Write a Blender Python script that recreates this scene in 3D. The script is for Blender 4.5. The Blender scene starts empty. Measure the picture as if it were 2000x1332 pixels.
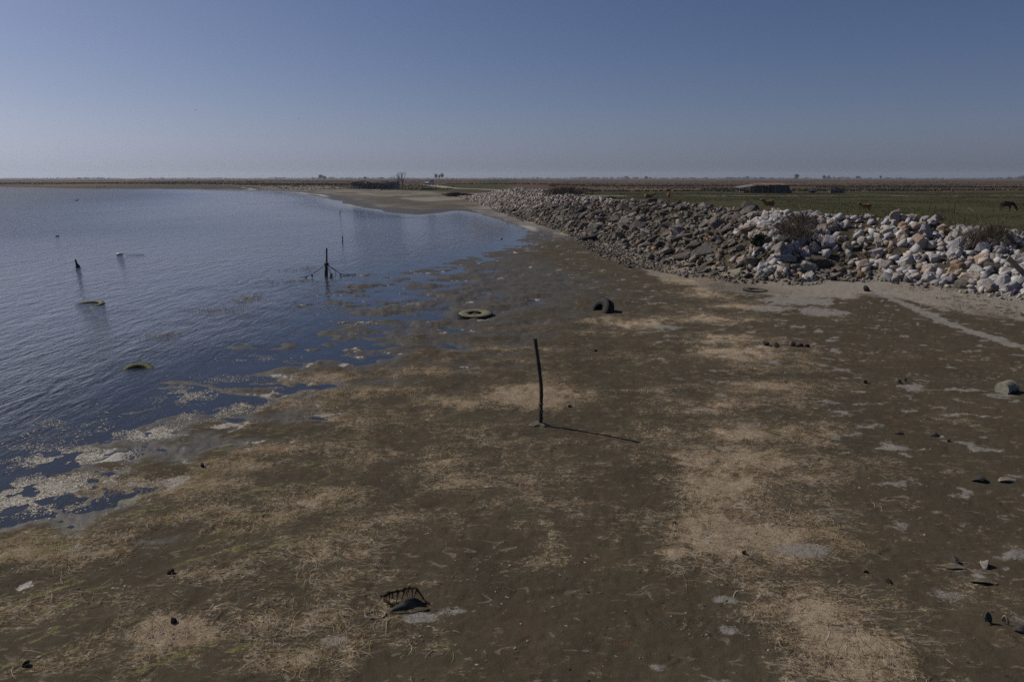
import bpy, bmesh, math, random
import numpy as np
from mathutils import Vector, Matrix, Euler

random.seed(7)
R = math.radians
SC = bpy.context.scene
COL = SC.collection

# ------------------------------------------------------------------ camera
FPX, CX, CY, HOR, CAMH = 1444.0, 1000.0, 666.0, 348.0, 4.0
PITCH = math.atan((CY - HOR) / FPX)
cam_data = bpy.data.cameras.new('camera')
cam_data.sensor_width = 36.0
cam_data.lens = 36.0 * FPX / 2000.0
cam_data.clip_start = 0.1
cam_data.clip_end = 40000.0
cam = bpy.data.objects.new('camera', cam_data)
COL.objects.link(cam)
cam.location = (0, 0, CAMH)
cam.rotation_euler = (R(90) - PITCH, 0, 0)
SC.camera = cam

# ------------------------------------------------------------------ sky, sun, exposure
SUN_EL = 39.5
SUN_AZ = -63.0          # degrees from +Y, negative = towards -X (left of the view)
world = bpy.data.worlds.new('World')
SC.world = world
world.use_nodes = True
wt = world.node_tree
wt.nodes.clear()
w_out = wt.nodes.new('ShaderNodeOutputWorld')
w_bg = wt.nodes.new('ShaderNodeBackground')
w_sky = wt.nodes.new('ShaderNodeTexSky')
w_sky.sky_type = 'NISHITA'
w_sky.sun_disc = False
w_sky.sun_elevation = R(SUN_EL)
w_sky.sun_rotation = R(SUN_AZ)
w_sky.altitude = 0
w_sky.air_density = 0.7
w_sky.dust_density = 1.6
w_sky.ozone_density = 3.0
w_bg.inputs['Strength'].default_value = 0.055
# white balance of the photograph, and the grey-lilac haze that lies low all round the horizon
def _wn(kind, **kw):
    n = wt.nodes.new(kind)
    for k, v in kw.items(): setattr(n, k, v)
    return n
w_tint = _wn('ShaderNodeMix', data_type='RGBA', blend_type='MULTIPLY'); w_tint.inputs[0].default_value = 1.0
w_tint.inputs[7].default_value = (0.767, 0.815, 0.989, 1)
wt.links.new(w_sky.outputs[0], w_tint.inputs[6])
w_bw = _wn('ShaderNodeRGBToBW'); wt.links.new(w_sky.outputs[0], w_bw.inputs[0])
w_hz = _wn('ShaderNodeMix', data_type='RGBA', blend_type='MULTIPLY'); w_hz.inputs[0].default_value = 1.0
w_hz.inputs[7].default_value = (1.17, 1.30, 1.80, 1)
wt.links.new(w_bw.outputs[0], w_hz.inputs[6])
w_tc = _wn('ShaderNodeTexCoord'); w_sep = _wn('ShaderNodeSeparateXYZ'); wt.links.new(w_tc.outputs['Generated'], w_sep.inputs[0])
w_m1 = _wn('ShaderNodeMath', operation='MAXIMUM'); w_m1.inputs[1].default_value = 0.0; wt.links.new(w_sep.outputs[2], w_m1.inputs[0])
w_m2 = _wn('ShaderNodeMath', operation='MULTIPLY'); w_m2.inputs[1].default_value = -1 / 0.070; wt.links.new(w_m1.outputs[0], w_m2.inputs[0])
w_m3 = _wn('ShaderNodeMath', operation='EXPONENT'); wt.links.new(w_m2.outputs[0], w_m3.inputs[0])
w_m4 = _wn('ShaderNodeMath', operation='MULTIPLY'); w_m4.inputs[1].default_value = 0.7; wt.links.new(w_m3.outputs[0], w_m4.inputs[0])
w_mix = _wn('ShaderNodeMix', data_type='RGBA'); wt.links.new(w_m4.outputs[0], w_mix.inputs[0])
wt.links.new(w_tint.outputs[2], w_mix.inputs[6]); wt.links.new(w_hz.outputs[2], w_mix.inputs[7])
wt.links.new(w_mix.outputs[2], w_bg.inputs['Color'])
wt.links.new(w_bg.outputs[0], w_out.inputs['Surface'])

sun_data = bpy.data.lights.new('sun', 'SUN')
sun_data.energy = 3.4
sun_data.angle = R(0.55)
sun_data.color = (1.0, 0.93, 0.84)
sun = bpy.data.objects.new('sun', sun_data)
COL.objects.link(sun)
_az, _el = R(SUN_AZ), R(SUN_EL)
SUN_DIR = Vector((math.sin(_az) * math.cos(_el), math.cos(_az) * math.cos(_el), math.sin(_el)))
sun.rotation_euler = SUN_DIR.to_track_quat('Z', 'Y').to_euler()
sun.location = SUN_DIR * 60

SC.view_settings.view_transform = 'Standard'
SC.view_settings.look = 'None'
SC.view_settings.gamma = 1.0
SC.view_settings.use_curve_mapping = False
SC.view_settings.exposure = 0.0
SC.cycles.volume_bounces = 0
SC.cycles.max_bounces = 6
SC.cycles.transparent_max_bounces = 12
SC.cycles.use_denoising = False

# ------------------------------------------------------------------ pixel -> ray (only used to measure where things stand)
def ray(px, py):
    u = (px - CX) / FPX
    v = (CY - py) / FPX
    return (u, math.cos(PITCH) + v * math.sin(PITCH), -math.sin(PITCH) + v * math.cos(PITCH))

def flat(px, py, z=0.0):
    r = ray(px, py)
    t = (z - CAMH) / r[2]
    return (r[0] * t, r[1] * t)

# ------------------------------------------------------------------ numpy noise
_prs = np.random.RandomState(1234)
_PERM = np.concatenate([_prs.permutation(1024)] * 2).astype(np.int32)
_GC = np.cos(np.arange(1024) * (2 * math.pi / 1024)).astype(np.float32); _GS = np.sin(np.arange(1024) * (2 * math.pi / 1024)).astype(np.float32)
def gnoise(x, y, seed=0):
    x = np.asarray(x, np.float64); y = np.asarray(y, np.float64)
    ix = np.floor(x); iy = np.floor(y)
    fx = (x - ix).astype(np.float32); fy = (y - iy).astype(np.float32)
    ix = ix.astype(np.int64) & 1023; iy = (iy.astype(np.int64) + seed * 37) & 1023
    ux = fx * fx * fx * (fx * (fx * 6 - 15) + 10)
    uy = fy * fy * fy * (fy * (fy * 6 - 15) + 10)
    so = (seed * 131) & 1023
    px0 = _PERM[(ix + so) & 1023]; px1 = _PERM[(ix + 1 + so) & 1023]
    def g(p, dx, dy):
        h = _PERM[(p + iy + dy) & 1023]
        return _GC[h] * (fx - dx) + _GS[h] * (fy - dy)
    n0 = g(px0, 0, 0) * (1 - ux) + g(px1, 1, 0) * ux
    n1 = g(px0, 0, 1) * (1 - ux) + g(px1, 1, 1) * ux
    return (n0 * (1 - uy) + n1 * uy) * 1.5

def fbm(x, y, seed=0, octaves=4, gain=0.5):
    s = 0; a = 1.0; t = 0
    for o in range(octaves):
        s = s + a * gnoise(x * 2 ** o + 17.3 * o, y * 2 ** o - 9.1 * o, seed + o)
        t += a; a *= gain
    return s / t

def sstep(a, b, x):
    t = np.clip((x - a) / (b - a), 0, 1)
    return t * t * (3 - 2 * t)

# ------------------------------------------------------------------ plan of the shore
SHORE_PX = [(0,1008),(95,968),(190,915),(262,872),(310,848),(370,815),(410,790),(452,758),(510,722),(580,703),(670,686),(690,668),
            (715,638),(738,614),(770,593),(806,567),(840,543),(885,518),(955,497),(1018,478),(1034,460),
            (1022,446),(985,431),(940,418),(890,412.5),(862,416),(815,420.5),(770,415),(720,408),(680,403),(656,394),
            (645,387),(618,381),(570,376),(490,370.5),(400,366),(200,364),(0,363.5)]
SHORE = [(-420,-260),(-120,-62),(-60,-26),(-30,-8),(-13.5,3.2)] + [flat(a, b) for a, b in SHORE_PX] + [(-700,370),(-1500,300),(-1500,-260)]
SH = np.array(SHORE)

def shore_dist(x, y):
    """signed distance to the mean waterline, positive on land"""
    x = np.asarray(x, float); y = np.asarray(y, float)
    best = np.full(x.shape, 1e18)
    inside = np.zeros(x.shape, bool)
    n = len(SH)
    for i in range(n):
        ax, ay = SH[i]; bx, by = SH[(i + 1) % n]
        dx, dy = bx - ax, by - ay
        t = np.clip(((x - ax) * dx + (y - ay) * dy) / (dx * dx + dy * dy), 0, 1)
        d = (x - ax - t * dx) ** 2 + (y - ay - t * dy) ** 2
        best = np.minimum(best, d)
        if ay != by:
            c = ((ay > y) != (by > y)) & (x < (bx - ax) * (y - ay) / (by - ay) + ax)
            inside ^= c
    d = np.sqrt(best)
    return np.where(inside, -d, d)

TOE_PX = [(897,384.5),(912,390),(940,397),(985,411),(1030,425),(1080,438),(1130,450),(1180,464),(1230,480),(1270,497),(1320,512),
          (1400,530),(1480,541),(1550,545),(1620,537),(1680,539),(1740,545),(1800,549),(1880,559),(1960,571),(2060,586)]
TOE = [flat(a, b, 0.3) for a, b in TOE_PX] + [(24.5,19.5),(31,11),(42,0),(60,-16)]
TOE[0] = flat(897, 384.5, 0.3)
TO = np.array(TOE)
TLEN = np.concatenate([[0], np.cumsum(np.hypot(np.diff(TO[:,0]), np.diff(TO[:,1])))])
CREST_PX = [(880,375),(925,369),(960,366),(1000,364.5),(1050,366),(1130,377),(1200,383),(1290,388),(1400,395),(1500,404),(1600,410),
            (1700,414),(1800,421),(1900,428),(1960,438),(2000,448),(2200,490)]
BW = 5.2
_cpx = np.array([p[0] for p in CREST_PX]); _cpy = np.array([p[1] for p in CREST_PX])
TOEH = []
for i in range(len(TO)):
    a = TO[max(i - 2, 0)]; b = TO[min(i + 2, len(TO) - 1)]
    d = (b - a) / np.hypot(*(b - a)); nrm = np.array([-d[1], d[0]])     # towards the field
    c = TO[i] + nrm * BW
    if c[1] > 24:
        px = CX + FPX * c[0] / c[1] * 1.02
        py = np.interp(px, _cpx, _cpy)
        r = ray(px, py); t = c[1] / r[1]
        h = CAMH + r[2] * t
    else:
        h = 1.75
    TOEH.append(min(max(h - 0.18, 1.1), 2.6))
TOEH[0] = 0.5; TOEH[1] = max(TOEH[1] * 0.8, 1.2)
TOEH = np.array(TOEH)

def toe_coords(x, y):
    """(arc length along the toe of the bank, signed distance behind the toe, crest height there)"""
    x = np.asarray(x, float); y = np.asarray(y, float)
    best = np.full(x.shape, 1e18); arc = np.zeros(x.shape); sgn = np.zeros(x.shape); hh = np.zeros(x.shape); over = np.zeros(x.shape)
    for i in range(len(TO) - 1):
        ax, ay = TO[i]; bx, by = TO[i + 1]
        dx, dy = bx - ax, by - ay; L2 = dx * dx + dy * dy; L = math.sqrt(L2)
        tu = ((x - ax) * dx + (y - ay) * dy) / L2
        t = np.clip(tu, 0, 1)
        d = (x - ax - t * dx) ** 2 + (y - ay - t * dy) ** 2
        m = d < best
        best = np.where(m, d, best)
        arc = np.where(m, TLEN[i] + t * L, arc)
        cr = dx * (y - ay) - dy * (x - ax)
        sgn = np.where(m, np.sign(cr), sgn)
        hh = np.where(m, TOEH[i] * (1 - t) + TOEH[i + 1] * t, hh)
    return arc, np.sqrt(best) * sgn, hh

def gx(px, py, x, y, rx, ry, z=0.1, rot=0.0):
    """soft elliptical spot on the ground; centre and size measured in the photo, turned into metres"""
    cx, cy = flat(px, py, z)
    d = math.hypot(cx, cy)
    sx = rx * math.hypot(d, CAMH) / FPX
    sy = abs(flat(px, py - ry, z)[1] - flat(px, py + ry, z)[1]) / 2
    u = ((x - cx) / sx) ** 2; v = ((y - cy) / sy) ** 2
    e = u + v
    out = np.zeros_like(e); k = e < 9
    out[k] = np.exp(-e[k])
    return out

def base_profile(s):
    return np.interp(s, [-300, -60, -20, -8, -3, 0, 3, 8, 18, 30, 60], [-1.6, -0.8, -0.4, -0.16, -0.05, 0.0, 0.045, 0.10, 0.20, 0.30, 0.36])

def terr(x, y, full=False):
    x = np.asarray(x, float); y = np.asarray(y, float)
    s = shore_dist(x, y)
    z = base_profile(s)
    near = 1 - sstep(55, 90, np.hypot(x, y))
    # humps of soft mud round the waterline
    hz = np.exp(-((x + 5.5) / 9.0) ** 2 - ((y - 25.5) / 10.0) ** 2)
    hw = np.exp(-(s / 7.0) ** 2)
    wx = x + 0.35 * gnoise(x * 0.5, y * 0.5, 91); wy = y + 0.35 * gnoise(x * 0.5, y * 0.5, 92)
    hum = fbm(wx * 0.62, wy * 0.95, 5, 4, 0.5)
    hum2 = fbm(wx * 1.5, wy * 1.9, 15, 3, 0.5)
    z = z + near * (hum * (0.02 * hw + 0.12 * hz + 0.012) + hum2 * (0.008 + 0.075 * hz + 0.014 * hw))
    nr_ = 1 - sstep(25, 40, np.hypot(x, y))
    pits = sstep(0.22, 0.42, fbm(wx * 1.9, wy * 1.9, 25, 4, 0.6))
    z = z + nr_ * (0.010 * fbm(x * 2.6, y * 2.6, 27, 3, 0.55) + 0.006 * fbm(x * 9, y * 9, 29, 2) - 0.010 * pits)
    # flats between the water and the bank keep a mild roll
    z = z + near * 0.03 * fbm(x * 0.25, y * 0.25, 44, 3) * sstep(2, 10, s)
    # far spit rolls a little so pools stay in it
    z = z + sstep(60, 95, y) * (1 - sstep(230, 260, y)) * 0.05 * fbm(x * 0.06, y * 0.035, 61, 4) * np.exp(-(s / 25.0) ** 2)
    arc, q, hh = toe_coords(x, y)
    fld = sstep(3.0, 9.0, q) * (y < 160)
    # rise towards the track in the distance
    rise = sstep(268, 296, y - 0.10 * (x + 50)) * (1 - sstep(0, 60, x)) * sstep(-420, -160, x)
    z = z + rise * 0.85 + sstep(360, 700, y) * 0.35
    z = z + sstep(120, 260, y) * 0.12 * fbm(x * 0.01, y * 0.02, 71, 3)
    # the bank itself
    prof = np.interp(q, [-0.6, 0, 0.8, BW * 0.55, BW, BW + 1.6, BW + 4.2, BW + 6.5], [0, 0.02, 0.16, 0.66, 1.0, 0.96, 0.2, 0.0])
    bank = prof * (hh - 0.45) * (1 + 0.10 * fbm(x * 0.35, y * 0.35, 81, 3))
    end = np.where(arc <= 0.01, 0.0, 1.0)
    z = z + bank * end
    if full:
        return z, s, arc, q, prof * end
    return z

def tz(x, y):
    return float(terr(np.array([x]), np.array([y]))[0])

_TS = np.geomspace(4.0, 900.0, 1100)
def march(px, py):
    """where the sight line through a pixel of the photo meets the ground"""
    r = np.array(ray(px, py)); ts = _TS
    for lvl in range(3):
        z = terr(r[0] * ts, r[1] * ts); below = (CAMH + r[2] * ts) < np.maximum(z, -0.02)
        i = int(np.argmax(below)) if below.any() else len(ts) - 1
        ts = np.linspace(ts[max(i - 1, 0)], ts[i], 24)
    t = ts[-1]
    return Vector((r[0] * t, r[1] * t, tz(r[0] * t, r[1] * t)))

def at(px, py, sea=False):
    if sea:
        x, y = flat(px, py, 0.0); return Vector((x, y, 0.0))
    return march(px, py)

def pxm(v):
    """pixels (2000 wide) per metre at a spot"""
    return FPX / (v[1] * math.cos(PITCH) + (CAMH - v[2]) * math.sin(PITCH))

# ------------------------------------------------------------------ material helpers
class NT:
    def __init__(self, name, rough=0.8):
        self.m = bpy.data.materials.new(name)
        self.m.use_nodes = True
        self.t = self.m.node_tree
        self.p = self.t.nodes['Principled BSDF']
        self.p.inputs['Roughness'].default_value = rough
        self.out = [n for n in self.t.nodes if n.type == 'OUTPUT_MATERIAL'][0]
        self._pos = None
    def n(self, kind, **kw):
        nd = self.t.nodes.new(kind)
        for k, v in kw.items(): setattr(nd, k, v)
        return nd
    def ln(self, a, b): self.t.links.new(a, b)
    def put(self, sock, v):
        if isinstance(v, bpy.types.NodeSocket): self.ln(v, sock)
        elif isinstance(v, (tuple, list)) and len(v) == 3 and sock.type == 'RGBA': sock.default_value = (*v, 1)
        else: sock.default_value = v
    def pos(self):
        if self._pos is None: self._pos = self.n('ShaderNodeNewGeometry').outputs['Position']
        return self._pos
    def obj(self): return self.n('ShaderNodeTexCoord').outputs['Object']
    def noise(self, scale, detail=4, rough=0.55, dist=0.0, vec=None):
        nd = self.n('ShaderNodeTexNoise')
        nd.inputs['Scale'].default_value = scale; nd.inputs['Detail'].default_value = detail
        nd.inputs['Roughness'].default_value = rough; nd.inputs['Distortion'].default_value = dist
        self.ln(vec if vec is not None else self.pos(), nd.inputs['Vector'])
        return nd.outputs['Fac']
    def mapping(self, vec, scale=(1,1,1), rot=(0,0,0), loc=(0,0,0)):
        nd = self.n('ShaderNodeMapping')
        nd.inputs['Scale'].default_value = scale; nd.inputs['Rotation'].default_value = rot; nd.inputs['Location'].default_value = loc
        self.ln(vec, nd.inputs['Vector']); return nd.outputs[0]
    def math(self, op, a, b=None, c=None, clamp=False):
        nd = self.n('ShaderNodeMath', operation=op, use_clamp=clamp)
        self.put(nd.inputs[0], a)
        if b is not None: self.put(nd.inputs[1], b)
        if c is not None: self.put(nd.inputs[2], c)
        return nd.outputs[0]
    def step(self, a, b, x):
        nd = self.n('ShaderNodeMapRange', interpolation_type='SMOOTHSTEP')
        self.put(nd.inputs[0], x); nd.inputs[1].default_value = a; nd.inputs[2].default_value = b
        return nd.outputs[0]
    def mix(self, f, a, b, blend='MIX'):
        nd = self.n('ShaderNodeMix', data_type='RGBA', blend_type=blend)
        self.put(nd.inputs[0], f); self.put(nd.inputs[6], a); self.put(nd.inputs[7], b)
        return nd.outputs[2]
    def ramp(self, f, stops):
        nd = self.n('ShaderNodeValToRGB')
        e = nd.color_ramp.elements
        while len(e) < len(stops): e.new(0.5)
        for k, (p, c) in enumerate(stops):
            e[k].position = p; e[k].color = (*c, 1)
        self.put(nd.inputs[0], f); return nd.outputs[0]
    def attr(self, name):
        return self.n('ShaderNodeAttribute', attribute_name=name)
    def info(self): return self.n('ShaderNodeObjectInfo')
    def bump(self, h, dist=1.0, strength=1.0):
        nd = self.n('ShaderNodeBump')
        nd.inputs['Distance'].default_value = dist; nd.inputs['Strength'].default_value = strength
        self.put(nd.inputs['Height'], h); self.ln(nd.outputs[0], self.p.inputs['Normal']); return nd
    def base(self, v): self.put(self.p.inputs['Base Color'], v)

def simple(name, c1, c2, scale=8, rough=0.85, bump=0.004, detail=5, metal=0.0, objspace=True):
    t = NT(name, rough)
    v = t.obj() if objspace else None
    f = t.noise(scale, detail, 0.6, 0.3, v)
    t.base(t.mix(t.step(0.3, 0.7, f), c1, c2))
    t.p.inputs['Metallic'].default_value = metal
    t.p.inputs['Specular IOR Level'].default_value = 0.2 if rough > 0.6 else 0.45
    if bump: t.bump(t.noise(scale * 4, 4, 0.6, 0, v), bump)
    return t.m

# ------------------------------------------------------------------ object helpers
def link(name, me, mat=None, parent=None):
    o = bpy.data.objects.new(name, me)
    COL.objects.link(o)
    if mat is not None and me is not None and not me.materials: me.materials.append(mat)
    if parent is not None: o.parent = parent
    return o

def tag(o, label=None, cat=None, group=None, kind=None):
    if label: o['label'] = label
    if cat: o['category'] = cat
    if group: o['group'] = group
    if kind: o['kind'] = kind
    return o

def thing(name, label, cat, loc=(0,0,0), rz=0.0, group=None):
    o = bpy.data.objects.new(name, None); COL.objects.link(o)
    o.empty_display_size = 0.2
    o.location = loc; o.rotation_euler = (0, 0, rz)
    return tag(o, label, cat, group)

def npmesh(name, V, F, smooth=False):
    """V (n,3), F (m,k) arrays with k constant"""
    V = np.asarray(V, np.float32); F = np.asarray(F, np.int32)
    me = bpy.data.meshes.new(name)
    k = F.shape[1]
    me.vertices.add(len(V)); me.vertices.foreach_set('co', V.ravel())
    me.loops.add(F.size); me.loops.foreach_set('vertex_index', F.ravel())
    me.polygons.add(len(F))
    me.polygons.foreach_set('loop_start', np.arange(0, F.size, k, dtype=np.int32))
    if smooth: me.polygons.foreach_set('use_smooth', np.ones(len(F), bool))
    me.update(calc_edges=True)
    return me

def setcol(me, name, arr):
    a = me.attributes.new(name, 'FLOAT_COLOR', 'POINT')
    arr = np.asarray(arr, np.float32)
    if arr.shape[1] == 3: arr = np.concatenate([arr, np.ones((len(arr), 1), np.float32)], 1)
    a.data.foreach_set('color', arr.ravel())

class MB:
    """collects simple solids into one mesh"""
    def __init__(self): self.v = []; self.f = []
    def add(self, vs, fs):
        o = len(self.v); self.v += [tuple(p) for p in vs]; self.f += [tuple(i + o for i in f) for f in fs]; return self
    def box(self, a, b, M=None):
        x0, y0, z0 = a; x1, y1, z1 = b
        vs = [Vector(p) for p in [(x0,y0,z0),(x1,y0,z0),(x1,y1,z0),(x0,y1,z0),(x0,y0,z1),(x1,y0,z1),(x1,y1,z1),(x0,y1,z1)]]
        if M: vs = [M @ p for p in vs]
        return self.add(vs, [(3,2,1,0),(4,5,6,7),(0,1,5,4),(1,2,6,5),(2,3,7,6),(3,0,4,7)])
    def beam(self, p, q, w, h):
        p = Vector(p); q = Vector(q); d = q - p; L = d.length
        M = Matrix.Translation(p) @ d.to_track_quat('Z', 'Y').to_matrix().to_4x4()
        return self.box((-w/2, -h/2, 0), (w/2, h/2, L), M)
    def tube(self, pts, rad, n=6, cap=True, jit=0.0):
        pts = [Vector(p) for p in pts]
        if not isinstance(rad, (list, tuple)): rad = [rad] * len(pts)
        vs = []; fs = []
        up = Vector((0.13, 0.2, 1)).normalized()
        for i, p in enumerate(pts):
            d = (pts[min(i+1, len(pts)-1)] - pts[max(i-1, 0)]).normalized()
            a = d.cross(up)
            if a.length < 0.05: a = d.cross(Vector((1, 0.1, 0)))
            a.normalize(); b = d.cross(a)
            for k in range(n):
                t = 2 * math.pi * k / n
                r = rad[i] * (1 + random.uniform(-jit, jit))
                vs.append(p + (a * math.cos(t) + b * math.sin(t)) * r)
        for i in range(len(pts) - 1):
            for k in range(n):
                fs.append((i*n+k, i*n+(k+1)%n, (i+1)*n+(k+1)%n, (i+1)*n+k))
        if cap:
            fs.append(tuple(range(n))[::-1]); fs.append(tuple((len(pts)-1)*n + k for k in range(n)))
        return self.add(vs, fs)
    def lump(self, c, r, n=9, seed=None, flatz=1.0):
        rs = random.Random(seed if seed is not None else random.random())
        vs = []; fs = []; m = 5
        for i in range(1, m):
            ph = math.pi * i / m
            for k in range(n):
                t = 2 * math.pi * (k + 0.5 * (i % 2)) / n; q = 1 + rs.uniform(-0.22, 0.22)
                vs.append((c[0] + r[0]*q*math.sin(ph)*math.cos(t), c[1] + r[1]*q*math.sin(ph)*math.sin(t), c[2] + r[2]*q*math.cos(ph)))
        vs += [(c[0], c[1], c[2]+r[2]), (c[0], c[1], c[2]-r[2])]
        T = len(vs) - 2
        for i in range(m - 2):
            for k in range(n): fs.append((i*n+k, (i+1)*n+k, (i+1)*n+(k+1)%n, i*n+(k+1)%n))
        for k in range(n):
            fs.append((T, k, (k+1)%n)); fs.append((T+1, (m-2)*n+(k+1)%n, (m-2)*n+k))
        return self.add(vs, fs)
    def mesh(self, name, smooth=False):
        me = bpy.data.meshes.new(name); me.from_pydata(self.v, [], self.f); me.update()
        if smooth:
            for p in me.polygons: p.use_smooth = True
        return me
    def build(self, name, mat, parent=None, smooth=False):
        return link(name, self.mesh(name, smooth), mat, parent)

# ================================================================== THE SETTING
# ------------------------------------------------------------------ one ground sheet, fine in front, reaching the horizon
def angles():
    a = np.concatenate([np.linspace(-180, -60, 50)[:-1], np.linspace(-60, -40, 90)[:-1], np.linspace(-40, 40, 1000)[:-1],
                        np.linspace(40, 60, 90)[:-1], np.linspace(60, 180, 50)[:-1]])
    return np.radians(a)

def radii():
    ys = np.linspace(0, 1, 620)
    # evenly spaced in the angle below the horizon out to 90 m, then geometric
    dep = np.linspace(math.atan(CAMH / 3.6), math.atan(CAMH / 95.0), 520)
    near = CAMH / np.tan(dep)
    far = np.geomspace(95, 6000, 150)[1:]
    return np.concatenate([[0.6, 1.4, 2.4], near, far])

ANG = angles(); RAD = radii()
na, nr = len(ANG), len(RAD)
AA, RR = np.meshgrid(ANG, RAD)
GX = (RR * np.sin(AA)).ravel(); GY = (RR * np.cos(AA)).ravel()
GZ, GS, GA, GQ, GP = terr(GX, GY, True)

def polar_faces():
    i = np.arange(nr - 1)[:, None]; k = np.arange(na)[None, :]
    a = i * na + k; b = i * na + (k + 1) % na
    return np.stack([a, b, b + na, a + na], -1).reshape(-1, 4)
PF = polar_faces()

# --- where each kind of ground lies
def mats_field(x, y):
    g = np.zeros_like(x)
    for (px, py, rx, ry, am) in [
        (1450,1040,165,75,1.3),(1350,960,70,30,.9),(1560,930,80,25,.8),(1560,1010,70,30,.8),(1330,1080,60,25,.8),(1400,1000,110,60,1.0),(1500,1090,110,55,.9),(1430,940,150,45,.95),(1440,890,175,40,1.0),(1460,845,190,30,.95),
        (1400,790,170,25,.75),(1500,760,160,22,.75),(1450,690,150,20,1.0),(1420,665,120,16,.9),(1540,720,110,14,.8),(1390,620,90,22,.85),(1450,600,120,12,.75),
        (1370,575,60,16,.95),(1340,550,60,12,.95),(1300,528,50,10,.9),(1240,505,50,9,.85),(1190,480,45,9,.85),(1120,455,60,8,.85),(1060,435,50,6,.85),
        (1240,630,110,14,1.0),(1200,650,100,8,.7),(1040,765,110,28,1.35),(820,720,150,13,.6),(900,785,150,16,.65),(760,885,160,20,.65),(1000,865,120,16,.6),(560,870,120,20,.65),(450,900,120,22,.65),(930,940,160,22,.6),(700,1120,160,30,.55),(1120,770,60,18,.8),(1250,760,60,6,.6),(980,680,120,10,.5),
        (1600,1200,120,60,.9),(1680,1270,130,55,.9),(1620,1320,140,50,.85),(1780,1330,120,30,.6),(1560,1150,120,40,.7),
        (1900,1150,60,30,.45),(1870,1110,60,16,.5),(1960,1180,70,30,.3),
        (680,860,110,20,.6),(820,830,180,35,.5),(700,760,170,18,.75),(620,730,140,14,.75),(560,780,120,20,.7),(650,800,120,18,.6),
        (300,940,220,45,.7),(120,1060,200,50,.9),(400,1000,240,45,.55),(620,960,240,40,.6),(900,900,200,40,.55),(1000,980,120,25,.45),
        (340,1230,140,50,.9),(150,1290,200,50,.65),(560,1180,170,60,.65),(600,1270,170,60,.75),(620,1060,230,40,.6),(80,1170,160,50,.55),(800,1010,200,30,.55),
        (400,1110,80,30,.7),(1150,920,90,20,.5),(1080,1085,30,20,.6),(850,770,140,14,.5),(1100,700,140,14,.35),(1280,880,60,40,.5)]:
        g = np.maximum(g, am * gx(px, py, x, y, rx, ry))
    return g

near = 1 - sstep(70, 110, RR.ravel())
nA = fbm(GX * 0.9, GY * 0.9, 201, 5, 0.6)
nB = fbm(GX * 3.1, GY * 3.1, 221, 4, 0.62)
gm = mats_field(GX, GY)
M = np.clip(gm * 0.98 + nA * 0.80 + nB * 0.55 - 0.10 + 0.06 * np.exp(-((GX + 3) / 7) ** 2), 0, 1) * near
sparse = sstep(0.46, 0.60, 0.5 * fbm(GX * 2.3, GY * 2.3, 301, 4, 0.6) + 0.26 + 0.12 * fbm(GX * .4, GY * .4, 311, 2)) * near
M = np.maximum(M, 0.6 * sparse)
M *= sstep(0.02, 0.35, GS + 0.2 + 0.3 * nA)

# pale salt crust: the blotch on the flat and the line of the last flood
Wg = np.zeros_like(GX)
for (px, py, rx, ry, am) in [(1560,590,90,14,1.0),(1600,612,70,14,.9),(1500,605,80,10,.8),(1570,640,90,8,.6),(1480,580,60,8,.6),(1900,1130,40,10,.8),
                             (1560,1075,60,18,1.1),(1790,760,60,12,.7),(1770,805,25,12,.7),(1840,765,50,8,.6),(1950,780,60,14,.6),(820,1200,40,12,1.1),(880,1190,50,16,.8),
                             (1420,1168,35,12,.8),(1420,1225,25,16,.8),(1640,1200,60,20,.5),(1110,1150,30,15,.6),(1340,1240,50,20,.55),(1090,915,60,10,.6),
                             (1090,770,70,8,.6),(650,1245,30,16,1.0),(540,925,40,10,.5),(1700,950,30,12,.5),(1300,1300,40,16,.6),(1410,1330,40,14,.8),(1130,1000,30,10,.5),(1010,970,50,8,.5),(1300,640,60,7,.8),(1190,905,50,7,.6),(1740,880,50,8,.6),(1830,860,60,8,.5)]:
    Wg = np.maximum(Wg, am * gx(px, py, GX, GY, rx, ry))
Wsp = sstep(0.13, 0.36, fbm(GX * 1.7, GY * 2.6, 401, 5, 0.62)) * sstep(0.0, 6.0, GX + 0.1 * GY - 1.0) * 0.8
line = [flat(a, b, 0.15) for a, b in [(1640,552),(1690,566),(1735,583),(1775,598),(1810,615),(1850,633),(1900,650),(1950,667),(2000,682),(2060,700),(2200,750)]]
ld = np.full(GX.shape, 1e9)
for (ax, ay), (bx, by) in zip(line[:-1], line[1:]):
    dx, dy = bx - ax, by - ay
    t = np.clip(((GX - ax) * dx + (GY - ay) * dy) / (dx * dx + dy * dy), 0, 1)
    ld = np.minimum(ld, np.hypot(GX - ax - t * dx, GY - ay - t * dy))
wl = np.exp(-((ld + 0.16 * fbm(GX * 1.4, GY * 1.4, 411, 3)) / 0.26) ** 2)
W = np.clip(sstep(0.30, 0.7, Wg * 0.8 + 0.45 * fbm(GX * 2.2, GY * 2.9, 421, 5, 0.65)) + 1.0 * Wsp + 0.85 * sstep(0.3, .8, wl + 0.5 * nB), 0, 1) * near

# bleached scum washed up on the near waterline
Fg = np.zeros_like(GX)
for (px, py, rx, ry, am) in [(300,845,50,16,1.15),(370,770,60,18,.9),(180,890,90,20,1.1),(120,905,80,18,.8),(50,960,90,28,1.1),(0,985,120,25,1.0),(700,630,30,8,.9),(480,800,50,10,.6),(500,700,60,8,.55),(770,640,40,6,.6),(640,660,60,6,.5),(850,578,50,4,.6),(560,550,60,3,.6)]:
    Fg = np.maximum(Fg, am * gx(px, py, GX, GY, rx, ry, 0.0))
Fm = sstep(0.42, 0.75, Fg * 0.8 + 0.5 * fbm(GX * 1.8, GY * 1.8, 431, 4, 0.6)) * sstep(-0.6, 0.0, GS)
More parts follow.
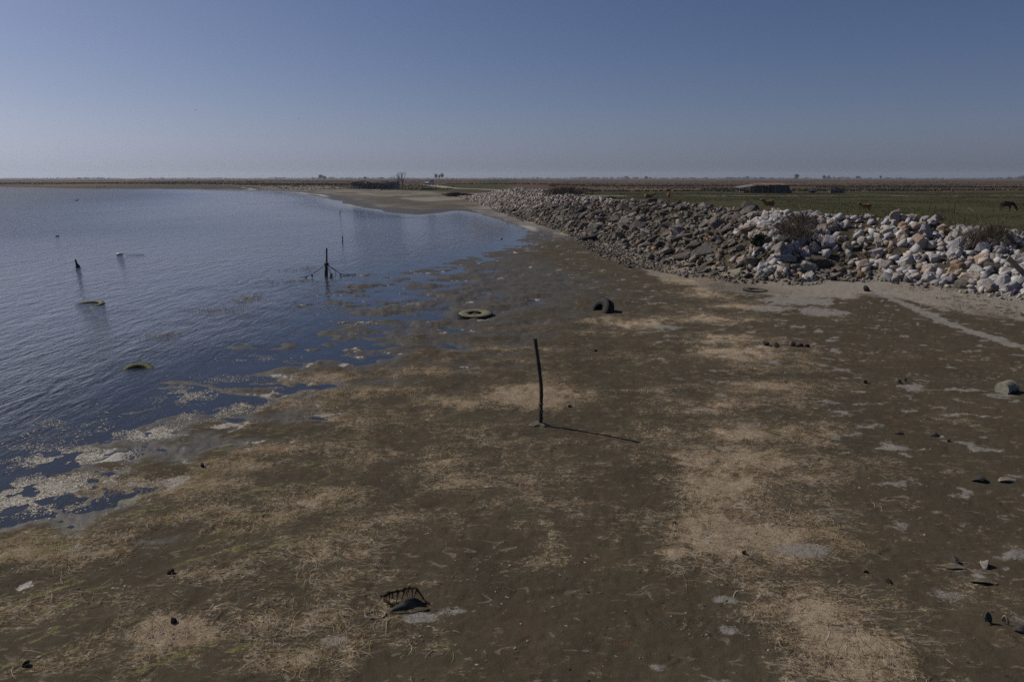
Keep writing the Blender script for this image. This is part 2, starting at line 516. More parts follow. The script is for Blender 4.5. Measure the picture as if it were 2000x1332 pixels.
# thin pale rim where scum dries along edges of pools
rim = np.exp(-((GZ - 0.012) / 0.007) ** 2) * sstep(0.05, 0.3, fbm(GX * 0.8, GY * 0.8, 441, 3)) * (RR.ravel() < 45) * (np.abs(GS) < 14)
Fm = np.maximum(Fm, 0.8 * rim)
far_rim = np.exp(-((GS - 0.5 - 1.2 * fbm(GX * 0.07, GY * 0.05, 443, 3)) / (0.5 + 0.004 * GY)) ** 2) * sstep(40, 70, GY) * (1 - sstep(260, 330, GY)) * sstep(-0.12, 0.12, fbm(GX * 0.05, GY * 0.03, 445, 3) + 0.05)
Fm = np.maximum(Fm, 0.85 * far_rim)
# yellow-green algae in streaks along the near shore
ca, sa = math.cos(R(37)), math.sin(R(37))
su = GX * ca + GY * sa; sv = -GX * sa + GY * ca
Gst = sstep(0.08, 0.34, fbm(su * 1.1, sv * 5.5, 451, 4, 0.6)) * sstep(0.0, .3, fbm(GX * 0.5, GY * 0.5, 461, 2) + 0.25)
Gm = Gst * np.exp(-((GX + 4.2) / 3.6) ** 2) * (1 - sstep(9, 15, GY)) * sstep(0.1, 0.6, GS)

wlim = 0.12 + 1.9 * np.exp(-((GX + 4) / 10.0) ** 2 - ((GY - 27) / 10.0) ** 2) + 1.3 * sstep(40, 60, GY)
wet = 1 - sstep(0.015 * wlim, 0.10 * wlim, GZ + 0.03 * nA)
# dry sand: a strip along the bank's foot (wide near us, narrow far away) and the far beach
sw = np.interp(GY, [0, 20, 30, 36, 45, 100, 150], [9.0, 5.4, 3.0, 1.4, 1.5, 4.0, 6.0])
S = sstep(-1.0, -0.6, GQ / sw + 0.22 * nA) * (GQ < 0.6) * (GY < 170)
S = np.maximum(S, sstep(5, 16, GS + 7 * fbm(GX * 0.05, GY * 0.05, 481, 3)) * sstep(85, 130, GY) * 0.8)
S = np.maximum(S, 0.5 * sstep(1.0, 5.0, GS + 2.5 * fbm(GX * 0.1, GY * 0.1, 483, 3)) * sstep(60, 90, GY))
# pasture behind the bank, marsh beyond
fieldq = sstep(BW + 1.0, BW + 5.0, GQ) * (GY < 155)
shore2 = sstep(26, 40, GS + 6 * fbm(GX * 0.02, GY * 0.02, 491, 3)) * sstep(150, 235, GY)
P = np.maximum(fieldq, shore2)
P = np.maximum(P, sstep(150, 175, GY) * sstep(-12, 4, GX - 0.0))
P = np.maximum(P, sstep(300, 330, GY) * sstep(8, 16, GS))
bandn = fbm(GX * 0.008, GY * 0.03, 501, 4)
mn = GY + 35 * bandn
Br = sstep(195, 235, mn + 0.04 * GX) * sstep(-30, 30, GX)
Br = np.maximum(Br, sstep(320, 360, mn) * (1 - sstep(-60, 20, GX)))
strip = sstep(255, 270, mn) * (1 - sstep(300, 325, mn)) * sstep(60, 140, GX)
Br = Br * (1 - 0.8 * strip)

me = npmesh('mudflat', np.stack([GX, GY, GZ], 1), PF, True)
setcol(me, 'MA', np.stack([M, W, Fm, Gm], 1))
setcol(me, 'MB', np.stack([wet, S, P, Br], 1))
Oc = np.exp(-((GS - 1.5) / 3.2) ** 2) * (RR.ravel() < 22) * sstep(-0.25, 0.3, fbm(GX * 0.8, GY * 0.8, 511, 3) + 0.1)
Oc = np.maximum(Oc, 0.6 * sstep(0.05, 0.4, fbm(GX * 0.6, GY * 0.6, 513, 4)) * (RR.ravel() < 30) * sstep(0.3, 1.5, GS))
setcol(me, 'MC', np.stack([Oc, Oc * 0, Oc * 0], 1))

t = NT('mud_and_algae', 0.85)
a1 = t.attr('MA'); a2 = t.attr('MB')
s1 = t.n('ShaderNodeSeparateColor'); t.ln(a1.outputs['Color'], s1.inputs[0])
s2 = t.n('ShaderNodeSeparateColor'); t.ln(a2.outputs['Color'], s2.inputs[0])
a3 = t.attr('MC'); s3 = t.n('ShaderNodeSeparateColor'); t.ln(a3.outputs['Color'], s3.inputs[0]); mO = s3.outputs[0]
mM, mW, mF, mG = s1.outputs[0], s1.outputs[1], s1.outputs[2], a1.outputs['Alpha']
mWet, mS, mP, mB = s2.outputs[0], s2.outputs[1], s2.outputs[2], a2.outputs['Alpha']
nl = t.noise(0.8, 4, 0.6, 0.4)
nm = t.noise(6.0, 5, 0.65, 0.6)
nf = t.noise(55.0, 3, 0.7, 0.2)
fib = t.noise(7.0, 6, 0.72, 3.2)
fib2 = t.noise(19.0, 5, 0.7, 2.6)
sm = t.mapping(t.pos(), (1.0, 5.0, 1.0), (0, 0, R(-37)))
stk = t.noise(5.0, 5, 0.68, 1.0, sm)
mud = t.ramp(nl, [(0.3, (0.050,0.042,0.028)), (0.55, (0.064,0.053,0.035)), (0.75, (0.080,0.058,0.037))])
mud = t.mix(t.math('MULTIPLY', t.step(0.45, 0.75, nm), 0.5), mud, (0.084,0.072,0.049))
mud = t.mix(t.math('MULTIPLY', t.step(0.52, 0.72, nf), 0.4), mud, (0.100,0.084,0.056))
wetc = t.mix(t.step(0.35, 0.65, nm), (0.048,0.043,0.036), (0.068,0.061,0.051))
c = t.mix(mWet, mud, wetc)
# sand
sand = t.mix(t.step(0.3, 0.7, nm), (0.20,0.178,0.142), (0.275,0.248,0.204))
sand = t.mix(t.math('MULTIPLY', t.step(0.55, 0.7, nf), 0.5), sand, (0.10,0.085,0.065))
lo1 = t.noise(0.09, 6, 0.65, 0.6, t.mapping(t.pos(), (1.0, 0.55, 1)))
sand = t.mix(t.math('MULTIPLY', t.step(0.40, 0.56, lo1), 0.85), sand, (0.088,0.074,0.056))
sand = t.mix(t.math('MULTIPLY', t.step(0.55, 0.68, t.noise(0.4, 6, 0.7, 0.6, t.mapping(t.pos(), (1.0, 0.4, 1)))), 0.6), sand, (0.13,0.095,0.06))
c = t.mix(t.step(0.3, 0.7, t.math('ADD', mS, t.math('MULTIPLY_ADD', nm, 0.7, -0.35))), c, sand)
# matted weed, fibrous
fib3 = t.noise(2.6, 5, 0.66, 2.2)
mats = t.ramp(fib, [(0.32, (0.070,0.045,0.024)), (0.44, (0.150,0.105,0.058)), (0.54, (0.235,0.178,0.110)), (0.66, (0.37,0.305,0.21))])
mats = t.mix(t.math('MULTIPLY', t.step(0.52, 0.66, fib2), 0.65), mats, (0.37,0.315,0.225))
mats = t.mix(t.math('MULTIPLY', t.step(0.48, 0.36, fib2), 0.6), mats, (0.075,0.050,0.029))
mats = t.mix(t.math('MULTIPLY', t.step(0.50, 0.62, fib3), 0.6), mats, (0.34,0.29,0.215))
mats = t.mix(t.math('MULTIPLY', t.step(0.48, 0.38, fib3), 0.6), mats, (0.125,0.070,0.032))
mats = t.mix(t.math('MULTIPLY', t.step(0.60, 0.66, t.noise(4.1, 3, 0.55, 0.8, t.mapping(t.pos(), loc=(3,9,0)))), 0.75), mats, (0.050,0.034,0.028))
mats = t.mix(t.math('MULTIPLY', t.step(0.62, 0.95, mM), t.math('MULTIPLY_ADD', fib2, 0.9, 0.08)), mats, (0.43,0.345,0.245))
mats = t.mix(t.math('MULTIPLY', mO, 0.5), mats, t.mix(0.5, mats, (0.17,0.125,0.038)))
# a thin film of weed over wide areas
film = t.math('MULTIPLY', t.step(0.02, 0.45, t.math('ADD', mM, t.math('MULTIPLY_ADD', stk, 1.2, -0.62))), t.step(0.40, 0.62, t.math('ADD', t.math('MULTIPLY', fib, 0.5), t.math('MULTIPLY', stk, 0.5))))
c = t.mix(t.math('MULTIPLY', film, 0.33), c, mats)
# small pale and rusty specks everywhere on the flats
sp1 = t.math('MULTIPLY', t.step(0.585, 0.65, t.noise(3.8, 5, 0.7, 1.1, t.mapping(t.pos(), (1.0, 1.6, 1), loc=(11,5,0)))), t.step(0.60, 0.35, mP))
c = t.mix(t.math('MULTIPLY', sp1, t.math('MULTIPLY_ADD', mWet, -0.55, 0.6)), c, (0.20,0.172,0.128))
sp2 = t.step(0.62, 0.72, t.noise(2.7, 4, 0.6, 1.0, t.mapping(t.pos(), loc=(2,17,0))))
c = t.mix(t.math('MULTIPLY', sp2, t.math('MULTIPLY_ADD', mP, -0.6, 0.6)), c, (0.105,0.060,0.032))
mk = t.step(0.36, 0.80, t.math('ADD', mM, t.math('ADD', t.math('MULTIPLY_ADD', fib, 1.6, -0.8), t.math('ADD', t.math('MULTIPLY_ADD', fib2, 1.3, -0.65), t.math('MULTIPLY_ADD', stk, 1.0, -0.5)))))
mk = t.math('MULTIPLY', mk, t.step(0.02, 0.2, mM))
c = t.mix(t.math('MULTIPLY', mk, 0.94), c, mats)
# salt
wk = t.math('MULTIPLY', t.step(0.22, 0.92, t.math('ADD', mW, t.math('ADD', t.math('MULTIPLY_ADD', nm, 1.4, -0.7), t.math('MULTIPLY_ADD', fib2, 1.3, -0.65)))), t.step(0.02, 0.25, mW))
wk = t.math('MULTIPLY', wk, t.step(0.30, 0.50, t.math('ADD', t.math('MULTIPLY', nm, 0.5), t.math('MULTIPLY', nf, 0.5))))
c = t.mix(t.math('MULTIPLY', wk, 0.85), c, t.mix(t.step(0.4, 0.6, nf), (0.17,0.155,0.135), (0.29,0.27,0.245)))
# scum
fk = t.math('MULTIPLY', t.step(0.40, 0.60, t.math('ADD', mF, t.math('MULTIPLY_ADD', t.noise(24, 6, 0.7, 0.5), 1.3, -0.65))), t.step(0.02, 0.2, mF))
c = t.mix(fk, c, t.mix(t.step(0.4, 0.6, nf), (0.22,0.20,0.17), (0.42,0.39,0.34)))
# green algae
gk = t.math('MULTIPLY', t.step(0.40, 0.95, t.math('ADD', mG, t.math('ADD', t.math('MULTIPLY_ADD', stk, 1.4, -0.7), t.math('MULTIPLY_ADD', fib2, 1.6, -0.8)))), t.step(0.02, 0.3, mG))
c = t.mix(t.math('MULTIPLY', gk, 0.75), c, t.mix(t.step(0.4, 0.6, fib2), (0.10,0.096,0.032), (0.21,0.20,0.085)))
# pasture and marsh
gn = t.noise(0.22, 8, 0.62, 0.5)
gsx = t.noise(0.35, 7, 0.65, 0.6, t.mapping(t.pos(), (1.0, 0.35, 1)))
grass = t.ramp(gsx, [(0.30, (0.056,0.045,0.024)), (0.48, (0.050,0.049,0.020)), (0.62, (0.061,0.060,0.025)), (0.8, (0.090,0.080,0.038))])
c = t.mix(t.step(0.3, 0.7, t.math('ADD', mP, t.math('MULTIPLY_ADD', gn, 0.7, -0.35))), c, grass)
marsh = t.ramp(t.noise(0.03, 9, 0.65, 0.5, t.mapping(t.pos(), (1.0, 0.4, 1))), [(0.32, (0.040,0.029,0.020)), (0.5, (0.098,0.066,0.040)), (0.65, (0.130,0.086,0.052)), (0.8, (0.07,0.07,0.03))])
c = t.mix(t.step(0.3, 0.7, mB), c, marsh)
t.base(c)
rg = t.math('MULTIPLY_ADD', mWet, -0.30, 0.90)
t.put(t.p.inputs['Roughness'], rg)
t.put(t.p.inputs['Specular IOR Level'], t.math('MULTIPLY_ADD', mWet, 0.22, 0.05))
hb = t.math('MULTIPLY', t.math('MULTIPLY', fib2, 0.022), mM)
hb = t.math('ADD', hb, t.math('MULTIPLY', nf, 0.008))
hb = t.math('ADD', hb, t.math('MULTIPLY', nm, 0.010))
t.bump(hb, 1.0, 0.9)
ground = tag(link('mudflat', me, t.m), kind='structure')

# ------------------------------------------------------------------ water
WZ = np.zeros_like(GX)
keep_v = GZ < 0.03
fk_ = keep_v[PF].any(1) & (RR.ravel()[PF[:, 0]] < 2500)
WF = PF[fk_]
used = np.unique(WF); remap = np.full(len(GX), -1); remap[used] = np.arange(len(used))
me = npmesh('water', np.stack([GX[used], GY[used], np.zeros(len(used))], 1), remap[WF], True)
dep = np.clip(-GZ[used], 0, 2)
calm = sstep(0.3, 5.0, -GS[used]) * (1 - 0.75 * np.exp(-((GX[used] + 3.5) / 7.0) ** 2 - ((GY[used] - 29) / 11.0) ** 2))
setcol(me, 'WA', np.stack([sstep(8, 60, -GS[used]) * sstep(20, 70, np.hypot(GX[used], GY[used])), calm, sstep(0.0, 0.22, dep)], 1))
t = NT('lagoon_water', 0.06)
wa = t.attr('WA'); ws = t.n('ShaderNodeSeparateColor'); t.ln(wa.outputs['Color'], ws.inputs[0])
# wind ripples run towards the shore
m1 = t.mapping(t.pos(), (1.0, 0.28, 1.0), (0, 0, R(33)))
m2 = t.mapping(t.pos(), (1.0, 0.40, 1.0), (0, 0, R(24)))
r1 = t.noise(3.2, 3, 0.55, 0.5, m1)
r2 = t.noise(0.8, 2, 0.5, 0.4, m2)
r3 = t.noise(9.0, 3, 0.6, 0.3, t.mapping(t.pos(), (1.0, 0.5, 1.0), (0, 0, R(40))))
gust = t.noise(0.05, 3, 0.5, 0.3, t.mapping(t.pos(), (1, 0.5, 1)))
hgt = t.math('ADD', t.math('MULTIPLY', r1, 0.120), t.math('ADD', t.math('MULTIPLY', r2, 0.10), t.math('MULTIPLY', r3, 0.050)))
hgt = t.math('MULTIPLY', hgt, t.math('MULTIPLY_ADD', ws.outputs[1], 0.96, 0.04))
hgt = t.math('MULTIPLY', hgt, t.math('MULTIPLY_ADD', t.step(0.35, 0.65, gust), 0.5, 0.6))
hgt = t.math('MULTIPLY', hgt, t.math('MULTIPLY_ADD', ws.outputs[0], 1.0, 1.0))
bp = t.bump(hgt, 1.0, 1.0)
t.base((0.078, 0.094, 0.124))
wr = t.math('MULTIPLY_ADD', ws.outputs[0], 0.38, 0.05)
t.put(t.p.inputs['Roughness'], wr)
t.p.inputs['IOR'].default_value = 1.333
tr = t.n('ShaderNodeBsdfTransparent'); tr.inputs[0].default_value = (0.88, 0.88, 0.84, 1)
gl = t.n('ShaderNodeBsdfGlossy'); gl.inputs['Roughness'].default_value = 0.05; t.ln(bp.outputs[0], gl.inputs['Normal'])
fr = t.n('ShaderNodeFresnel'); fr.inputs[0].default_value = 1.333; t.ln(bp.outputs[0], fr.inputs['Normal'])
shal = t.n('ShaderNodeMixShader'); t.ln(fr.outputs[0], shal.inputs[0]); t.ln(tr.outputs[0], shal.inputs[1]); t.ln(gl.outputs[0], shal.inputs[2])
mixd = t.n('ShaderNodeMixShader'); t.put(mixd.inputs[0], t.math('MULTIPLY_ADD', ws.outputs[2], 0.75, 0.25)); t.ln(shal.outputs[0], mixd.inputs[1]); t.ln(t.p.outputs[0], mixd.inputs[2])
t.ln(mixd.outputs[0], t.out.inputs['Surface'])
water = tag(link('water', me, t.m), kind='structure')

# ------------------------------------------------------------------ dirt track in the distance
def ribbon(name, pts, width, lift, mat):
    pts = [Vector((p[0], p[1], 0)) for p in pts]
    fine = []
    for a, b in zip(pts[:-1], pts[1:]):
        n = max(2, int((b - a).length / 4))
        fine += [a.lerp(b, k / n) for k in range(n)]
    fine.append(pts[-1])
    V = []; F = []
    for i, p in enumerate(fine):
        d = (fine[min(i+1, len(fine)-1)] - fine[max(i-1, 0)]).normalized(); nn = Vector((-d.y, d.x, 0))
        for k, u in enumerate((-1, -0.5, 0, 0.5, 1)):
            q = p + nn * (u * width / 2 * (1 + 0.1 * math.sin(i * 0.7 + k)))
            V.append((q.x, q.y, 0))
    V = np.array(V); V[:, 2] = terr(V[:, 0], V[:, 1]) + lift
    for i in range(len(fine) - 1):
        for k in range(4): F.append((i*5+k, (i+1)*5+k, (i+1)*5+k+1, i*5+k+1))
    return tag(link(name, npmesh(name, V, np.array(F), True), mat), kind='structure')
road_mat = simple('pale_dirt', (0.23,0.19,0.145), (0.31,0.265,0.21), 0.4, 0.95, 0, objspace=False)
ROAD = [(-420, 560), (-250, 480), (-144, 433), (-81, 385), (-55, 340), (-33, 300), (-18, 262), (-6, 231), (4, 212)]
ribbon('dirt_road', ROAD, 5.5, 0.10, road_mat)

# ------------------------------------------------------------------ reeds, scrub and grass too fine to count
def blades(name, P, h, w, colr, lean=0.25, mat=None, kind='stuff', parent=None, segs=1):
    """P (n,3) roots; one tapering upright blade (two crossed triangles) per root"""
    n = len(P); rs = np.random.RandomState(len(P) % 9973)
    a = rs.rand(n) * 2 * np.pi
    h = h * (0.6 + 0.8 * rs.rand(n)); w = w * (0.6 + 0.8 * rs.rand(n))
    lx = rs.randn(n) * lean * h; ly = rs.randn(n) * lean * h
    V = np.zeros((n, 5, 3)); dx = np.cos(a) * w / 2; dy = np.sin(a) * w / 2
    V[:, 0] = P + np.stack([dx, dy, -0.03 + 0 * dx], 1); V[:, 1] = P - np.stack([dx, dy, 0.03 + 0 * dx], 1)
    V[:, 2] = P + np.stack([-dy, dx, -0.03 + 0 * dx], 1); V[:, 3] = P - np.stack([-dy, dx, 0.03 + 0 * dx], 1)
    V[:, 4] = P + np.stack([lx, ly, h], 1)
    o = np.arange(n)[:, None] * 5
    F = np.concatenate([o + [0, 1, 4], o + [2, 3, 4]], 0)
    me = npmesh(name, V.reshape(-1, 3), F)
    c = np.repeat(colr(rs, P), 5, 0)
    setcol(me, 'Col', c)
    ob = link(name, me, mat, parent)
    return ob

t = NT('dry_stems', 0.9)
t.base(t.attr('Col').outputs['Color']); t.p.inputs['Specular IOR Level'].default_value = 0.1
stem_mat = t.m

def pick(cols, jit=0.18):
    cols = np.array(cols)
    def f(rs, P):
        c = cols[rs.randint(0, len(cols), len(P))] * (1 + jit * rs.randn(len(P), 1))
        return np.clip(c, 0.004, 1)
    return f

rs = np.random.RandomState(3)
def scatter(n, x0, x1, y0, y1, test=None, power=1.0):
    y = y0 * (y1 / y0) ** rs.rand(n) if power else rs.uniform(y0, y1, n)
    x = rs.uniform(x0, x1, n) * (y / y1 if power else 1)
    if test is not None:
        k = test(x, y); x, y = x[k], y[k]
    return np.stack([x, y, terr(x, y)], 1)

# brown marsh reeds: everywhere beyond the pasture
P = scatter(80000, -2500, 2600, 250, 2600, lambda x, y: (shore_dist(x, y) > 45) & (fbm(x * 0.004, y * 0.016, 601, 3) > 0.02)
            & ((x > 15) & (y > 262 - 0.04 * x) | (y > 372)))
tag(blades('reed_bed', P, 0.36, 0.6, pick([(0.17,0.118,0.074),(0.19,0.135,0.083),(0.14,0.098,0.064),(0.12,0.085,0.056),(0.15,0.125,0.07)]), 0.2, stem_mat),
    'brown reed bed stretching to the horizon', None, None, 'stuff')
# darker ditches with taller reeds, streaks across the plain
dl = []
for (x0, y0, x1, y1, n) in [(60,232,330,222,1500),(20,205,120,214,500),(120,300,420,292,1700),(-30,345,200,330,900),(230,330,640,300,1500),(-420,470,-150,455,900)]:
    u = rs.rand(n); x = x0 + (x1 - x0) * u; y = y0 + (y1 - y0) * u + rs.randn(n) * 2.2 + 5 * np.sin(x * 0.03)
    dl.append(np.stack([x, y, terr(x, y)], 1))
tag(blades('ditch_reeds', np.concatenate(dl), 0.45, 0.7, pick([(0.06,0.048,0.032),(0.08,0.06,0.04),(0.07,0.062,0.036)]), 0.25, stem_mat),
    'dark rushes along the ditches of the plain', None, None, 'stuff')
# low green and dark scrub along the far shore of the lagoon
def nearshore(x, y):
    s = shore_dist(x, y); return (s > 10) & (s < 75) & (y > 230) & (x < -20) & ((np.abs(x + 55) > 14) | (y > 262))
P = scatter(70000, -900, 0, 235, 560, nearshore, 0)
tag(blades('shore_scrub', P, 0.28, 0.5, pick([(0.08,0.085,0.034),(0.075,0.068,0.036),(0.11,0.098,0.05),(0.07,0.058,0.04)]), 0.3, stem_mat),
    'low green scrub on the far shore of the lagoon', None, None, 'stuff')
# pasture grass tufts seen over the bank
def pasture(x, y):
    a, q, h = toe_coords(x, y); return (q > BW + 3.5) & (fbm(x * 0.08, y * 0.08, 611, 3) > -0.12) & (x < y * 0.95 + 5)
P = scatter(110000, 5, 150, 28, 190, pasture, 0)
tag(blades('pasture_grass', P, 0.10, 0.08, pick([(0.062,0.064,0.025),(0.072,0.073,0.030),(0.064,0.057,0.028),(0.10,0.082,0.045)]), 0.5, stem_mat),
    'short green pasture grass behind the stone bank', None, None, 'stuff')
# rough dry grass along the back and crest of the bank
a_ = rs.rand(5200) * TLEN[len(TOE_PX)]
q_ = rs.uniform(BW * 0.7, BW + 4.5, 5200)
_sd = np.diff(TO, axis=0); _sd = _sd / np.hypot(_sd[:, 0], _sd[:, 1])[:, None]; _sn = np.stack([-_sd[:, 1], _sd[:, 0]], 1)
TNV = np.concatenate([_sn[:1], (_sn[:-1] + _sn[1:]) / 2, _sn[-1:]]); TNV = TNV / np.hypot(TNV[:, 0], TNV[:, 1])[:, None]
def bank_xy(a, q):
    i = np.clip(np.searchsorted(TLEN, a) - 1, 0, len(TO) - 2)
    d = (TO[i + 1] - TO[i]); L = np.hypot(d[:, 0], d[:, 1])[:, None]
    u = (a - TLEN[i])[:, None] / L
    p = TO[i] + d * u
    nn = TNV[i] * (1 - u) + TNV[i + 1] * u; nn = nn / np.hypot(nn[:, 0], nn[:, 1])[:, None]
    return p + nn * q[:, None]
xy = bank_xy(a_, q_); k = fbm(xy[:, 0] * 0.4, xy[:, 1] * 0.4, 621, 3) > 0.02; xy = xy[k]
P = np.stack([xy[:, 0], xy[:, 1], terr(xy[:, 0], xy[:, 1])], 1)
tag(blades('dry_bank_grass', P, 0.30, 0.05, pick([(0.12,0.09,0.055),(0.085,0.065,0.04),(0.055,0.06,0.025)]), 0.5, stem_mat),
    'thin dry grass between the stones of the bank', None, None, 'stuff')

# far blue line of trees: one mass on the horizon
def blob_mass(name, specs, colr, mat):
    ico = bmesh.new(); bmesh.ops.create_icosphere(ico, subdivisions=2, radius=1.0)
    bv = np.array([v.co[:] for v in ico.verts]); bf = np.array([[v.index for v in f.verts] for f in ico.faces]); ico.free()
    V = []; F = []; C = []; o = 0; r_ = np.random.RandomState(9)
    for (x, y, z, rx, rz) in specs:
        k = 1 + 0.28 * r_.randn(len(bv), 1); v = bv * k * [rx, rx, rz] + [x, y, z]
        V.append(v); F.append(bf + o); o += len(bv); C.append(np.tile(colr[r_.randint(len(colr))], (len(bv), 1)))
    me = npmesh(name, np.concatenate(V), np.concatenate(F)); setcol(me, 'Col', np.concatenate(C))
    return link(name, me, mat)
specs = []
for k in range(1250):
    an = rs.uniform(-52, 52); d = rs.uniform(2600, 4300)
    x, y = d * math.sin(R(an)), d * math.cos(R(an))
    dens = float(gnoise(np.array([an * 0.32]), np.array([0.5]), 71)[0])
    if rs.rand() > 0.45 + dens: continue
    hh_ = rs.uniform(1.6, 3.6) * (1 + 0.8 * max(dens, 0)); specs.append((x, y, hh_ * 0.62, hh_ * rs.uniform(0.9, 2.2), hh_))
for k in range(700):
    an = rs.uniform(-52, 52); d = rs.uniform(3500, 4600)
    specs.append((d * math.sin(R(an)), d * math.cos(R(an)), 1.2, rs.uniform(8, 26), rs.uniform(1.4, 2.6)))
tag(blob_mass('far_tree_line', specs, [(0.05,0.055,0.04),(0.06,0.055,0.045),(0.045,0.05,0.035)], stem_mat), 'far hazy line of trees on the horizon', None, None, 'stuff')

# ------------------------------------------------------------------ stones
def rock_mesh(name, seed, flatness=(1, .8, .65), npts=20, rough=0.0, bevel=0.05):
    r_ = random.Random(seed)
    bm = bmesh.new()
    for k in range(npts):
        v = Vector((r_.gauss(0, 1), r_.gauss(0, 1), r_.gauss(0, 1))).normalized()
        m = max(abs(v.x), abs(v.y), abs(v.z)); v = v * (0.55 + 0.45 / m * 0.75) * r_.uniform(0.82, 1.05)
        bm.verts.new((v.x * flatness[0], v.y * flatness[1], v.z * flatness[2]))
    h = bmesh.ops.convex_hull(bm, input=bm.verts)
    bmesh.ops.delete(bm, geom=[g for g in h['geom_interior'] if isinstance(g, bmesh.types.BMVert)], context='VERTS')
    bmesh.ops.dissolve_limit(bm, angle_limit=R(14), verts=bm.verts, edges=bm.edges)
    if bevel:
        bmesh.ops.bevel(bm, geom=list(bm.edges), offset=bevel, segments=1, affect='EDGES', profile=0.5, clamp_overlap=True)
    bmesh.ops.triangulate(bm, faces=bm.faces)
    if bevel:
        bmesh.ops.subdivide_edges(bm, edges=[e for e in bm.edges if e.calc_length() > 0.34], cuts=1, use_grid_fill=False)
        bmesh.ops.triangulate(bm, faces=bm.faces)
    for v in bm.verts: v.co += Vector((r_.uniform(-1, 1), r_.uniform(-1, 1), r_.uniform(-1, 1))) * rough
    me = bpy.data.meshes.new(name); bm.to_mesh(me); bm.free()
    return me

t = NT('stone', 0.88)
oi = t.info(); tc = t.obj()
f1 = t.noise(2.2, 6, 0.62, 0.6, tc); f2 = t.noise(9, 6, 0.65, 0.2, tc)
off = t.n('ShaderNodeVectorMath', operation='ADD'); t.ln(tc, off.inputs[0]); t.ln(oi.outputs['Location'], off.inputs[1])
f3 = t.noise(1.1, 4, 0.6, 0.9, off.outputs[0])
warm = t.mix(1.0, oi.outputs['Color'], (1.06,0.90,0.74), 'MULTIPLY')
cst = t.mix(t.math('MULTIPLY', t.step(0.42, 0.72, f1), 0.3), oi.outputs['Color'], warm)
cst = t.mix(t.math('MULTIPLY', t.step(0.52, 0.66, f3), 0.40), cst, warm)
cst = t.mix(t.math('MULTIPLY', t.step(0.5, 0.75, f2), 0.35), cst, t.mix(0.5, cst, (0.05,0.047,0.042)))
t.base(cst); t.p.inputs['Specular IOR Level'].default_value = 0.15
t.bump(t.math('ADD', t.math('MULTIPLY', f2, 0.10), t.math('MULTIPLY', t.noise(28, 4, 0.6, 0, tc), 0.03)), 1.0, 0.8)
stone_mat = t.m
t = NT('small_stone', 0.9)
cc = t.attr('Col').outputs['Color']
t.base(t.mix(t.math('MULTIPLY', t.step(0.4, 0.7, t.noise(9, 5, 0.6, 0.3)), 0.4), cc, t.mix(0.5, cc, (0.10,0.08,0.06))))
t.p.inputs['Specular IOR Level'].default_value = 0.15
t.bump(t.noise(30, 4, 0.6), 0.015)
rubble_mat = t.m

SLAB = [rock_mesh('slab_stone', 100 + k, (1.0, random.uniform(.55, .8), random.uniform(.24, .42)), 18, 0.026, 0.05) for k in range(14)]
BLOCK = [rock_mesh('block_stone', 200 + k, (1.0, random.uniform(.72, .92), random.uniform(.6, .82)), 20, 0.034, 0.06) for k in range(16)]
for m_ in SLAB + BLOCK: m_.materials.append(stone_mat)
def hull_np(seed, fl):
    me = rock_mesh('tmp', seed, fl, 11, 0, 0)
    v = np.array([p.co[:] for p in me.vertices]); f = np.array([p.vertices[:] for p in me.polygons]); bpy.data.meshes.remove(me); return v, f
SM_SLAB = [hull_np(300 + k, (1.0, .7, .4)) for k in range(10)]
SM_BLOCK = [hull_np(330 + k, (1.0, .85, .7)) for k in range(10)]

PALE = [tuple(1.0 * q for q in p) for p in [(0.40,0.38,0.37),(0.43,0.42,0.41),(0.36,0.34,0.33),(0.46,0.44,0.42),(0.38,0.33,0.28),(0.40,0.33,0.27),(0.33,0.24,0.165),(0.40,0.39,0.39),(0.33,0.32,0.32),(0.42,0.40,0.38),(0.38,0.30,0.24),(0.41,0.40,0.39),(0.37,0.36,0.355)]]
DARK = [(0.105,0.100,0.094),(0.125,0.118,0.108),(0.145,0.135,0.122),(0.085,0.08,0.074),(0.17,0.16,0.15),(0.125,0.114,0.098),(0.20,0.19,0.178),(0.105,0.092,0.078),(0.115,0.11,0.105)]
PINK = [(0.33,0.30,0.28),(0.36,0.34,0.32),(0.34,0.25,0.21),(0.38,0.27,0.23),(0.28,0.26,0.25),(0.40,0.38,0.36),(0.22,0.205,0.19),(0.36,0.30,0.26)]
DARK = [(1.14 * a, 1.08 * b, 1.02 * c) for a, b, c in DARK]
OCHRE = (0.26,0.175,0.105)

def zone_of(xy, q):
    """0 far pinkish rubble, 1 dark slabs, 2 pale boulders"""
    y = xy[:, 1]; f = q / BW
    n = fbm(xy[:, 0] * 0.45, y * 0.45, 631, 3, 0.7) * 1.6
    z = np.ones(len(y), int)
    z[y > 92 - 30 * np.clip(f, 0, 1) + 8 * n] = 0
    z[y < 27.6 + 8.4 * np.clip(f, 0, 1.1) + 2.6 * n] = 2
    return z

A_MAX = TLEN[len(TOE_PX) - 1] + 3
bankA = thing('rock_bank', 'far end of the stone bank, small white and pinkish rocks sloping to the sand', 'rock bank', (TO[2][0], TO[2][1], 0.2))
bankB = thing('rock_bank', 'long middle stretch of the stone bank, dark grey tilted slabs and rubble', 'rock bank', (TO[8][0], TO[8][1], 0.2))
bankC = thing('rock_bank', 'near right stretch of the stone bank, pale white and ochre boulders', 'rock bank', (TO[17][0], TO[17][1], 0.2))
BANKS = [bankA, bankB, bankC]
BORG = [np.array(b.location) for b in BANKS]

